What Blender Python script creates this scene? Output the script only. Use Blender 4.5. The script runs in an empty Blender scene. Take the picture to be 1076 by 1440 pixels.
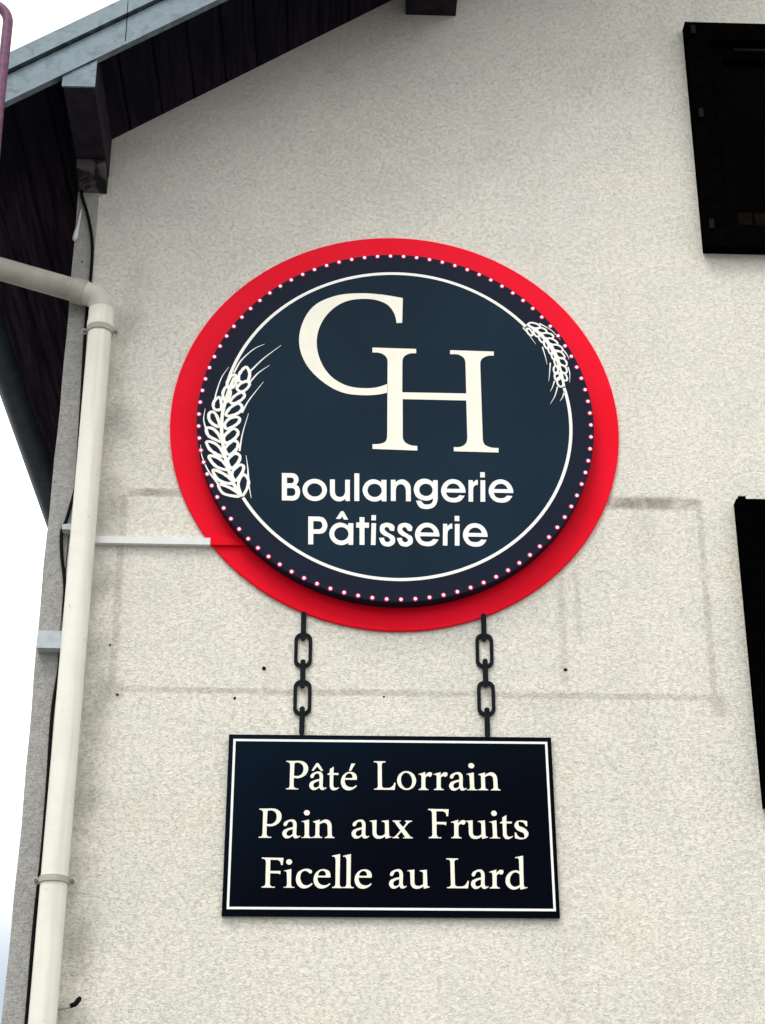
import bpy, bmesh, math, random
from mathutils import Vector, Matrix
from mathutils.geometry import tessellate_polygon

# letter outlines (x 0..1 across the letter, height in cap heights, 1 = smooth point), and where each letter stands in metres
GLYPHS = {
 'P': [[(0.0,0.995,0),(0.378,0.998,0),(0.598,1.003,1),(0.819,0.961,1),(0.951,0.867,1),(1.0,0.728,1),(0.941,0.571,1),(0.777,0.449,1),(0.571,0.394,1),(0.453,0.392,1),(0.355,0.402,0),(0.36,0.111,0),(0.416,0.052,1),(0.575,0.031,0),(0.573,-0.003,0),(0.016,-0.003,0),(0.014,0.031,0),(0.141,0.054,1),(0.179,0.111,0),(0.181,0.877,0),(0.117,0.94,1),(0.001,0.961,0)],[(0.371,0.919,0),(0.482,0.94,1),(0.635,0.919,1),(0.749,0.841,1),(0.787,0.728,1),(0.749,0.584,1),(0.634,0.493,1),(0.467,0.464,1),(0.359,0.475,0)]],
 'a': [[(0.056,0.46,1),(0.099,0.52,1),(0.263,0.588,1),(0.481,0.629,1),(0.677,0.602,1),(0.77,0.52,1),(0.788,0.406,0),(0.773,0.168,0),(0.8,0.092,1),(0.878,0.059,1),(0.974,0.081,0),(1.0,0.057,0),(0.879,0.005,1),(0.749,-0.016,1),(0.64,0.011,1),(0.583,0.073,0),(0.401,-0.003,1),(0.228,-0.022,1),(0.075,0.032,1),(0.0,0.14,1),(0.051,0.235,1),(0.224,0.303,1),(0.58,0.363,0),(0.587,0.46,1),(0.547,0.534,1),(0.438,0.558,1),(0.329,0.534,1),(0.265,0.471,1),(0.213,0.411,1),(0.127,0.398,1),(0.065,0.425,1)],[(0.58,0.297,0),(0.398,0.262,1),(0.268,0.208,1),(0.235,0.14,1),(0.279,0.081,1),(0.392,0.065,1),(0.509,0.092,1),(0.573,0.135,0)]],
 'u': [[(0.0,0.591,0),(0.317,0.616,0),(0.308,0.195,0),(0.345,0.108,1),(0.465,0.073,1),(0.593,0.086,1),(0.709,0.141,0),(0.708,0.493,0),(0.664,0.542,1),(0.555,0.564,0),(0.555,0.591,0),(0.876,0.616,0),(0.891,0.141,0),(0.913,0.073,1),(1.0,0.059,0),(1.0,0.032,0),(0.756,-0.016,0),(0.724,-0.005,0),(0.724,0.065,0),(0.593,0.005,1),(0.393,-0.022,1),(0.229,0.019,1),(0.149,0.113,1),(0.134,0.208,0),(0.125,0.493,0),(0.099,0.542,1),(0.0,0.564,0)]],
 'x': [[(0.016,0.599,0),(0.408,0.6,0),(0.408,0.57,0),(0.33,0.553,1),(0.349,0.512,0),(0.525,0.374,0),(0.675,0.51,0),(0.683,0.542,1),(0.62,0.57,0),(0.62,0.6,0),(0.966,0.6,0),(0.965,0.57,0),(0.859,0.548,1),(0.78,0.507,0),(0.576,0.33,0),(0.836,0.095,0),(0.895,0.049,1),(1.0,0.024,0),(1.0,-0.005,0),(0.523,-0.005,0),(0.523,0.024,0),(0.609,0.038,1),(0.594,0.073,0),(0.438,0.216,0),(0.27,0.081,0),(0.258,0.043,1),(0.328,0.024,0),(0.328,-0.005,0),(0.0,-0.005,0),(0.0,0.024,0),(0.094,0.043,1),(0.172,0.086,0),(0.388,0.262,0),(0.173,0.472,0),(0.114,0.531,1),(0.016,0.564,0)]],
 'i': [[(0.0,0.564,0),(0.677,0.624,0),(0.692,0.117,0),(0.756,0.054,1),(0.998,0.031,0),(1.0,-0.003,0),(0.014,-0.003,0),(0.012,0.031,0),(0.259,0.052,1),(0.315,0.111,0),(0.278,0.475,0),(0.23,0.52,1),(0.002,0.54,0)],[(0.731,0.86,1),(0.697,0.814,1),(0.599,0.78,1),(0.464,0.768,1),(0.327,0.78,1),(0.225,0.814,1),(0.185,0.859,1),(0.219,0.905,1),(0.317,0.939,1),(0.453,0.951,1),(0.59,0.939,1),(0.692,0.905,1)]],
 'n': [[(0.027,0.559,0),(0.33,0.624,0),(0.312,0.528,0),(0.459,0.601,1),(0.627,0.63,1),(0.78,0.572,1),(0.86,0.442,1),(0.869,0.33,0),(0.88,0.111,0),(0.908,0.054,1),(0.999,0.031,0),(1.0,-0.003,0),(0.566,-0.003,0),(0.565,0.031,0),(0.666,0.054,1),(0.698,0.111,0),(0.683,0.371,0),(0.657,0.47,1),(0.562,0.517,1),(0.427,0.507,1),(0.313,0.455,0),(0.314,0.111,0),(0.343,0.054,1),(0.444,0.031,0),(0.445,-0.003,0),(0.001,-0.003,0),(0.0,0.031,0),(0.107,0.054,1),(0.139,0.111,0),(0.138,0.46,0),(0.116,0.507,1),(0.024,0.53,0)]],
 't': [[(0.0,0.548,0),(0.17,0.58,0),(0.208,0.721,0),(0.524,0.801,0),(0.507,0.577,0),(0.954,0.577,0),(0.931,0.513,0),(0.503,0.513,0),(0.502,0.177,0),(0.554,0.09,1),(0.707,0.058,1),(0.981,0.084,0),(1.0,0.058,0),(0.8,0.0,1),(0.557,-0.026,1),(0.312,0.018,1),(0.211,0.111,1),(0.208,0.203,0),(0.203,0.513,0),(0.001,0.513,0)]],
 'e': [[(0.992,0.344,0),(0.995,0.455,1),(0.92,0.548,1),(0.756,0.604,1),(0.546,0.62,1),(0.291,0.575,1),(0.085,0.455,1),(0.0,0.296,1),(0.045,0.137,1),(0.21,0.018,1),(0.465,-0.026,1),(0.719,0.005,1),(0.927,0.084,1),(1.0,0.135,0),(0.953,0.158,0),(0.81,0.1,1),(0.625,0.084,1),(0.393,0.124,1),(0.261,0.23,1),(0.231,0.344,0)],[(0.258,0.402,0),(0.307,0.495,1),(0.408,0.551,1),(0.547,0.569,1),(0.673,0.53,1),(0.726,0.455,1),(0.713,0.41,0),(0.62,0.402,0)]],
 'o': [[(1.0,0.326,1),(0.932,0.16,1),(0.748,0.04,1),(0.498,-0.005,1),(0.249,0.04,1),(0.066,0.16,1),(0.0,0.325,1),(0.067,0.491,1),(0.251,0.613,1),(0.502,0.657,1),(0.752,0.613,1),(0.935,0.491,1)],[(0.795,0.349,1),(0.78,0.207,1),(0.69,0.098,1),(0.549,0.049,1),(0.396,0.074,1),(0.269,0.167,1),(0.205,0.302,1),(0.219,0.444,1),(0.309,0.554,1),(0.45,0.603,1),(0.605,0.578,1),(0.731,0.484,1)]],
 'r': [[(0.004,0.556,0),(0.504,0.631,0),(0.486,0.505,0),(0.678,0.601,1),(0.88,0.621,1),(1.0,0.58,1),(0.971,0.512,1),(0.848,0.465,1),(0.674,0.492,1),(0.51,0.431,0),(0.493,0.112,0),(0.558,0.051,1),(0.711,0.03,0),(0.71,-0.003,0),(0.0,-0.003,0),(0.001,0.03,0),(0.156,0.054,1),(0.211,0.112,0),(0.216,0.478,0),(0.171,0.519,1),(0.003,0.526,0)]],
 'F': [[(0.001,1.003,0),(1.0,0.997,0),(0.961,0.758,0),(0.885,0.761,0),(0.853,0.863,1),(0.758,0.915,1),(0.624,0.928,0),(0.393,0.928,0),(0.397,0.556,0),(0.881,0.556,0),(0.864,0.444,0),(0.759,0.475,0),(0.4,0.478,0),(0.399,0.112,0),(0.446,0.057,1),(0.631,0.034,0),(0.631,-0.003,0),(0.025,-0.003,0),(0.025,0.034,0),(0.155,0.057,1),(0.198,0.112,0),(0.191,0.87,0),(0.153,0.928,1),(0.0,0.962,0)]],
 's': [[(0.924,0.595,0),(0.933,0.424,0),(0.839,0.418,0),(0.703,0.52,1),(0.491,0.568,1),(0.295,0.537,1),(0.305,0.469,1),(0.551,0.39,1),(0.866,0.288,1),(1.0,0.163,1),(0.884,0.044,1),(0.593,-0.024,1),(0.271,-0.024,1),(0.023,0.01,0),(0.0,0.197,0),(0.093,0.2,0),(0.242,0.078,1),(0.489,0.027,1),(0.707,0.071,1),(0.677,0.146,1),(0.396,0.231,1),(0.116,0.322,1),(0.001,0.434,1),(0.11,0.554,1),(0.423,0.615,1),(0.71,0.612,1)]],
 'L': [[(0.001,1.0,0),(0.535,1.0,0),(0.534,0.96,0),(0.4,0.937,1),(0.361,0.885,0),(0.375,0.122,0),(0.419,0.079,1),(0.552,0.062,0),(0.761,0.079,1),(0.876,0.151,1),(0.947,0.256,0),(1.0,0.244,0),(0.956,0.0,0),(0.02,0.0,0),(0.021,0.034,0),(0.146,0.057,1),(0.193,0.114,0),(0.182,0.885,0),(0.148,0.937,1),(0.0,0.96,0)]],
 'd': [[(0.473,1.048,0),(0.841,1.106,0),(0.828,0.128,0),(0.861,0.063,1),(0.993,0.051,0),(1.0,0.026,0),(0.695,-0.034,0),(0.663,-0.023,0),(0.662,0.045,0),(0.474,-0.023,1),(0.313,-0.034,1),(0.114,0.043,1),(0.0,0.199,1),(0.027,0.37,1),(0.175,0.519,1),(0.38,0.599,1),(0.542,0.605,1),(0.654,0.571,0),(0.647,0.959,0),(0.621,1.002,1),(0.472,1.016,0)],[(0.65,0.473,0),(0.539,0.531,1),(0.397,0.528,1),(0.26,0.427,1),(0.197,0.285,1),(0.247,0.128,1),(0.377,0.057,1),(0.519,0.071,1),(0.658,0.128,0)]],
 'c': [[(0.952,0.562,0),(0.916,0.479,0),(0.804,0.479,0),(0.671,0.541,1),(0.474,0.562,1),(0.3,0.479,1),(0.254,0.333,1),(0.339,0.17,1),(0.558,0.08,1),(0.785,0.098,1),(0.94,0.159,0),(1.0,0.127,0),(0.788,0.025,1),(0.529,-0.022,1),(0.267,0.007,1),(0.066,0.127,1),(0.0,0.297,1),(0.084,0.479,1),(0.341,0.595,1),(0.635,0.632,1),(0.846,0.606,1)]],
 'l': [[(0.0,1.075,0),(0.723,1.134,0),(0.708,0.123,0),(0.782,0.051,1),(0.999,0.033,0),(1.0,-0.007,0),(0.044,-0.007,0),(0.043,0.033,0),(0.268,0.058,1),(0.337,0.123,0),(0.326,0.943,0),(0.262,1.009,1),(0.002,1.038,0)]],
 'acute': [[(0.0,0.655,0),(0.36,0.913,0),(1.0,0.919,0),(0.314,0.655,0)]],
 'circ': [[(0.0,0.662,0),(0.388,0.921,0),(0.568,0.921,0),(1.0,0.662,0),(0.814,0.646,0),(0.473,0.806,0),(0.127,0.646,0)]],
 'SB': [[(0.0,1.0,0),(0.535,1.0,0),(0.801,0.931,1),(0.908,0.774,1),(0.789,0.579,0),(0.944,0.475,1),(1.0,0.302,1),(0.913,0.103,1),(0.667,0.004,0),(0.043,0.004,0)],[(0.277,0.839,0),(0.509,0.839,0),(0.644,0.778,1),(0.647,0.7,1),(0.536,0.631,0),(0.286,0.631,0)],[(0.293,0.457,0),(0.606,0.457,0),(0.734,0.375,1),(0.739,0.245,1),(0.598,0.168,0),(0.305,0.168,0)]],
 'So': [[(1.0,0.393,1),(0.965,0.239,1),(0.859,0.109,1),(0.699,0.022,1),(0.509,-0.009,1),(0.318,0.022,1),(0.154,0.108,1),(0.042,0.239,1),(0.0,0.392,1),(0.034,0.547,1),(0.139,0.678,1),(0.299,0.765,1),(0.49,0.796,1),(0.683,0.765,1),(0.847,0.678,1),(0.959,0.547,1)],[(0.806,0.393,1),(0.784,0.3,1),(0.72,0.221,1),(0.622,0.169,1),(0.505,0.151,1),(0.388,0.169,1),(0.288,0.221,1),(0.22,0.3,1),(0.194,0.393,1),(0.215,0.485,1),(0.28,0.564,1),(0.377,0.617,1),(0.494,0.635,1),(0.612,0.617,1),(0.712,0.564,1),(0.78,0.485,1)]],
 'Su': [[(0.0,0.775,0),(0.244,0.775,0),(0.253,0.319,0),(0.314,0.203,1),(0.506,0.142,1),(0.696,0.203,1),(0.763,0.319,0),(0.756,0.775,0),(0.989,0.775,0),(1.0,0.0,0),(0.786,0.0,0),(0.785,0.078,0),(0.509,-0.017,1),(0.189,0.052,1),(0.024,0.233,1),(0.01,0.341,0)]],
 'Sl': [[(0.0,1.007,0),(0.957,1.007,0),(1.0,0.0,0),(0.051,0.0,0)]],
 'Sa': [[(0.785,0.78,0),(0.999,0.78,0),(1.0,0.0,0),(0.802,0.0,0),(0.796,0.073,0),(0.613,-0.004,1),(0.415,-0.009,1),(0.141,0.116,1),(0.0,0.389,1),(0.112,0.649,1),(0.385,0.789,1),(0.61,0.767,1),(0.785,0.689,0)],[(0.801,0.389,1),(0.778,0.296,1),(0.714,0.218,1),(0.617,0.165,1),(0.503,0.147,1),(0.389,0.165,1),(0.292,0.217,1),(0.227,0.296,1),(0.204,0.389,1),(0.226,0.482,1),(0.29,0.561,1),(0.386,0.613,1),(0.501,0.632,1),(0.616,0.613,1),(0.712,0.561,1),(0.777,0.482,1)]],
 'Sn': [[(0.0,0.778,0),(0.233,0.778,0),(0.239,0.691,0),(0.484,0.791,1),(0.752,0.761,1),(0.96,0.596,1),(1.0,0.401,0),(0.997,0.004,0),(0.753,0.004,0),(0.756,0.379,0),(0.691,0.544,1),(0.495,0.622,1),(0.304,0.544,1),(0.244,0.379,0),(0.243,0.004,0),(0.0,0.004,0)]],
 'Sg': [[(0.803,0.779,0),(1.0,0.779,0),(0.99,0.095,0),(0.889,-0.142,1),(0.545,-0.275,1),(0.229,-0.206,1),(0.095,0.021,0),(0.305,0.022,0),(0.401,-0.086,1),(0.572,-0.112,1),(0.758,-0.034,1),(0.794,0.116,0),(0.598,0.034,1),(0.378,0.043,1),(0.11,0.159,1),(0.0,0.418,1),(0.115,0.7,1),(0.386,0.822,1),(0.632,0.796,1),(0.802,0.7,0)],[(0.784,0.419,1),(0.762,0.332,1),(0.7,0.259,1),(0.609,0.211,1),(0.502,0.194,1),(0.396,0.211,1),(0.306,0.259,1),(0.246,0.332,1),(0.225,0.418,1),(0.247,0.505,1),(0.309,0.578,1),(0.4,0.626,1),(0.507,0.644,1),(0.614,0.627,1),(0.704,0.578,1),(0.764,0.505,1)]],
 'Se': [[(1.0,0.328,0),(0.198,0.328,0),(0.278,0.185,1),(0.495,0.129,1),(0.666,0.168,1),(0.745,0.233,0),(0.959,0.216,0),(0.784,0.03,1),(0.492,-0.03,1),(0.155,0.073,1),(0.0,0.388,1),(0.166,0.701,1),(0.509,0.818,1),(0.824,0.71,1),(0.997,0.419,1)],[(0.22,0.462,0),(0.31,0.592,1),(0.506,0.657,1),(0.699,0.592,1),(0.779,0.462,0)]],
 'Sr': [[(0.045,0.784,0),(0.487,0.784,0),(0.482,0.697,0),(0.837,0.797,0),(1.0,0.793,0),(0.988,0.61,0),(0.708,0.593,1),(0.516,0.488,1),(0.483,0.337,0),(0.463,0.0,0),(0.0,0.0,0)]],
 'Si': [[(0.097,0.784,0),(1.0,0.784,0),(0.898,0.0,0),(0.0,0.0,0)],[(0.09,1.077,0),(0.973,1.077,0),(0.949,0.889,0),(0.067,0.889,0)]],
 'SP': [[(0.0,1.005,0),(0.548,1.006,0),(0.885,0.906,1),(1.0,0.69,1),(0.896,0.475,1),(0.565,0.385,0),(0.28,0.385,0),(0.291,0.0,0),(0.032,0.0,0)],[(0.267,0.841,0),(0.522,0.841,0),(0.718,0.768,1),(0.74,0.66,1),(0.681,0.583,1),(0.5,0.544,0),(0.275,0.544,0)]],
 'Scirc': [[(0.0,0.928,0),(0.405,1.21,0),(0.607,1.21,0),(1.0,0.907,0),(0.654,0.907,0),(0.497,1.019,0),(0.365,0.928,0)]],
 'St': [[(0.255,0.998,0),(0.644,0.998,0),(0.647,0.803,0),(0.998,0.803,0),(1.0,0.618,0),(0.649,0.618,0),(0.659,0.0,0),(0.273,0.0,0),(0.262,0.618,0),(0.004,0.618,0),(0.0,0.803,0),(0.259,0.803,0)]],
 'Ss': [[(0.979,0.661,0),(0.941,0.511,0),(0.699,0.519,0),(0.601,0.61,1),(0.45,0.653,1),(0.338,0.575,1),(0.451,0.489,1),(0.752,0.381,1),(0.978,0.274,1),(1.0,0.124,1),(0.789,-0.013,1),(0.452,-0.047,1),(0.151,0.038,1),(0.0,0.253,0),(0.301,0.261,0),(0.376,0.145,1),(0.564,0.111,1),(0.699,0.18,1),(0.602,0.261,1),(0.263,0.36,1),(0.051,0.51,1),(0.073,0.683,1),(0.337,0.791,1),(0.677,0.791,1),(0.866,0.739,1)]],
 'C': [[(1.0,0.962,0),(0.993,0.714,0),(0.939,0.71,0),(0.92,0.796,1),(0.854,0.889,1),(0.744,0.936,1),(0.604,0.946,1),(0.424,0.908,1),(0.267,0.784,1),(0.186,0.631,1),(0.169,0.489,1),(0.206,0.329,1),(0.306,0.179,1),(0.454,0.09,1),(0.63,0.065,1),(0.747,0.075,1),(0.848,0.11,0),(0.848,0.026,0),(0.767,0.008,1),(0.63,-0.002,1),(0.416,0.022,1),(0.22,0.13,1),(0.059,0.308,1),(0.0,0.489,1),(0.021,0.671,1),(0.126,0.856,1),(0.323,0.964,1),(0.583,1.002,1),(0.804,0.992,1)]],
 'H': [[(0.0,1.0,0),(0.354,0.995,0),(0.354,0.952,0),(0.299,0.946,1),(0.257,0.917,1),(0.242,0.859,0),(0.24,0.559,0),(0.754,0.56,0),(0.753,0.86,0),(0.742,0.912,1),(0.706,0.943,1),(0.63,0.949,0),(0.63,0.99,0),(0.985,0.985,0),(0.984,0.944,0),(0.922,0.935,1),(0.883,0.902,1),(0.872,0.85,0),(0.877,0.114,0),(0.892,0.065,1),(0.927,0.043,1),(1.0,0.035,0),(0.999,-0.008,0),(0.646,-0.004,0),(0.646,0.035,0),(0.708,0.043,1),(0.741,0.071,1),(0.755,0.124,0),(0.753,0.491,0),(0.243,0.492,0),(0.243,0.114,0),(0.263,0.071,1),(0.303,0.047,1),(0.358,0.039,0),(0.358,-0.004,0),(0.004,0.004,0),(0.004,0.049,0),(0.068,0.055,1),(0.101,0.071,1),(0.12,0.124,0),(0.123,0.858,0),(0.113,0.906,1),(0.075,0.941,1),(0.0,0.951,0)]],
}
TEXT = {
 'p1': [('P',-0.0952,-0.0326,3.1853,0.0839),('a',-0.0287,0.0202,3.1858,0.0839),('circ',-0.0228,0.0104,3.1858,0.0839),('t',0.0222,0.0554,3.1862,0.0839),('e',0.0605,0.1056,3.1866,0.0839),('acute',0.0829,0.1009,3.1867,0.0839),('L',0.1534,0.2154,3.1875,0.0839),('o',0.2195,0.2733,3.188,0.0839),('r',0.2804,0.3189,3.1885,0.0839),('r',0.3236,0.3629,3.1889,0.0839),('a',0.3669,0.4168,3.1893,0.0839),('i',0.4168,0.4475,3.1897,0.0839),('n',0.4495,0.5125,3.1901,0.0839)],
 'p2': [('P',-0.1676,-0.1043,3.0444,0.0839),('a',-0.1012,-0.051,3.045,0.0839),('i',-0.048,-0.0174,3.0454,0.0839),('n',-0.0174,0.0444,3.0459,0.0839),('a',0.092,0.1416,3.0469,0.0839),('u',0.1425,0.2032,3.0474,0.0839),('x',0.2063,0.263,3.0481,0.0839),('F',0.3066,0.3648,3.0491,0.0839),('r',0.3707,0.4115,3.0496,0.0839),('u',0.4122,0.4737,3.0501,0.0839),('i',0.4788,0.508,3.0506,0.0839),('t',0.5087,0.5438,3.0509,0.0839),('s',0.5488,0.5878,3.0513,0.0839)],
 'p3': [('F',-0.1555,-0.0956,2.904,0.0839),('i',-0.0937,-0.064,2.9044,0.0839),('c',-0.0602,-0.0136,2.9047,0.0839),('e',-0.0117,0.0349,2.9051,0.0839),('l',0.0387,0.0693,2.9054,0.0839),('l',0.0693,0.0991,2.9056,0.0839),('e',0.1017,0.1488,2.9059,0.0839),('a',0.1968,0.2458,2.9067,0.0839),('u',0.2478,0.3091,2.9071,0.0839),('L',0.3559,0.4177,2.908,0.0839),('a',0.4234,0.4722,2.9084,0.0839),('r',0.4749,0.5145,2.9088,0.0839),('d',0.5195,0.5799,2.9092,0.0839)],
 's1': [('SB',-0.131,-0.0744,4.0757,0.0935),('So',-0.0672,0.0067,4.0767,0.0935),('Su',0.0153,0.0764,4.0778,0.0935),('Sl',0.0893,0.1048,4.0785,0.0935),('Sa',0.1148,0.1871,4.0792,0.0935),('Sn',0.2005,0.261,4.0804,0.0935),('Sg',0.27,0.3432,4.0814,0.0935),('Se',0.3529,0.4273,4.0826,0.0935),('Sr',0.4359,0.4656,4.0834,0.0935),('Si',0.4721,0.488,4.0838,0.0935),('Se',0.4977,0.5726,4.0846,0.0935)],
 's2': [('SP',-0.0481,0.0097,3.931,0.0921),('Sa',0.0161,0.0878,3.9317,0.0921),('Scirc',0.0352,0.0721,3.9317,0.0921),('St',0.0963,0.1346,3.9323,0.0921),('Si',0.1407,0.156,3.9326,0.0921),('Ss',0.1652,0.2129,3.933,0.0921),('Ss',0.2186,0.266,3.9336,0.0921),('Se',0.2727,0.3461,3.9342,0.0921),('Sr',0.3561,0.3853,3.9348,0.0921),('Si',0.3917,0.4074,3.9351,0.0921),('Se',0.4167,0.4906,3.9356,0.0921)],
 'C': [('C',-0.0889,0.2388,4.4484,0.3747)],
 'H': [('H',0.1425,0.5317,4.2571,0.3645)],
}
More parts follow.
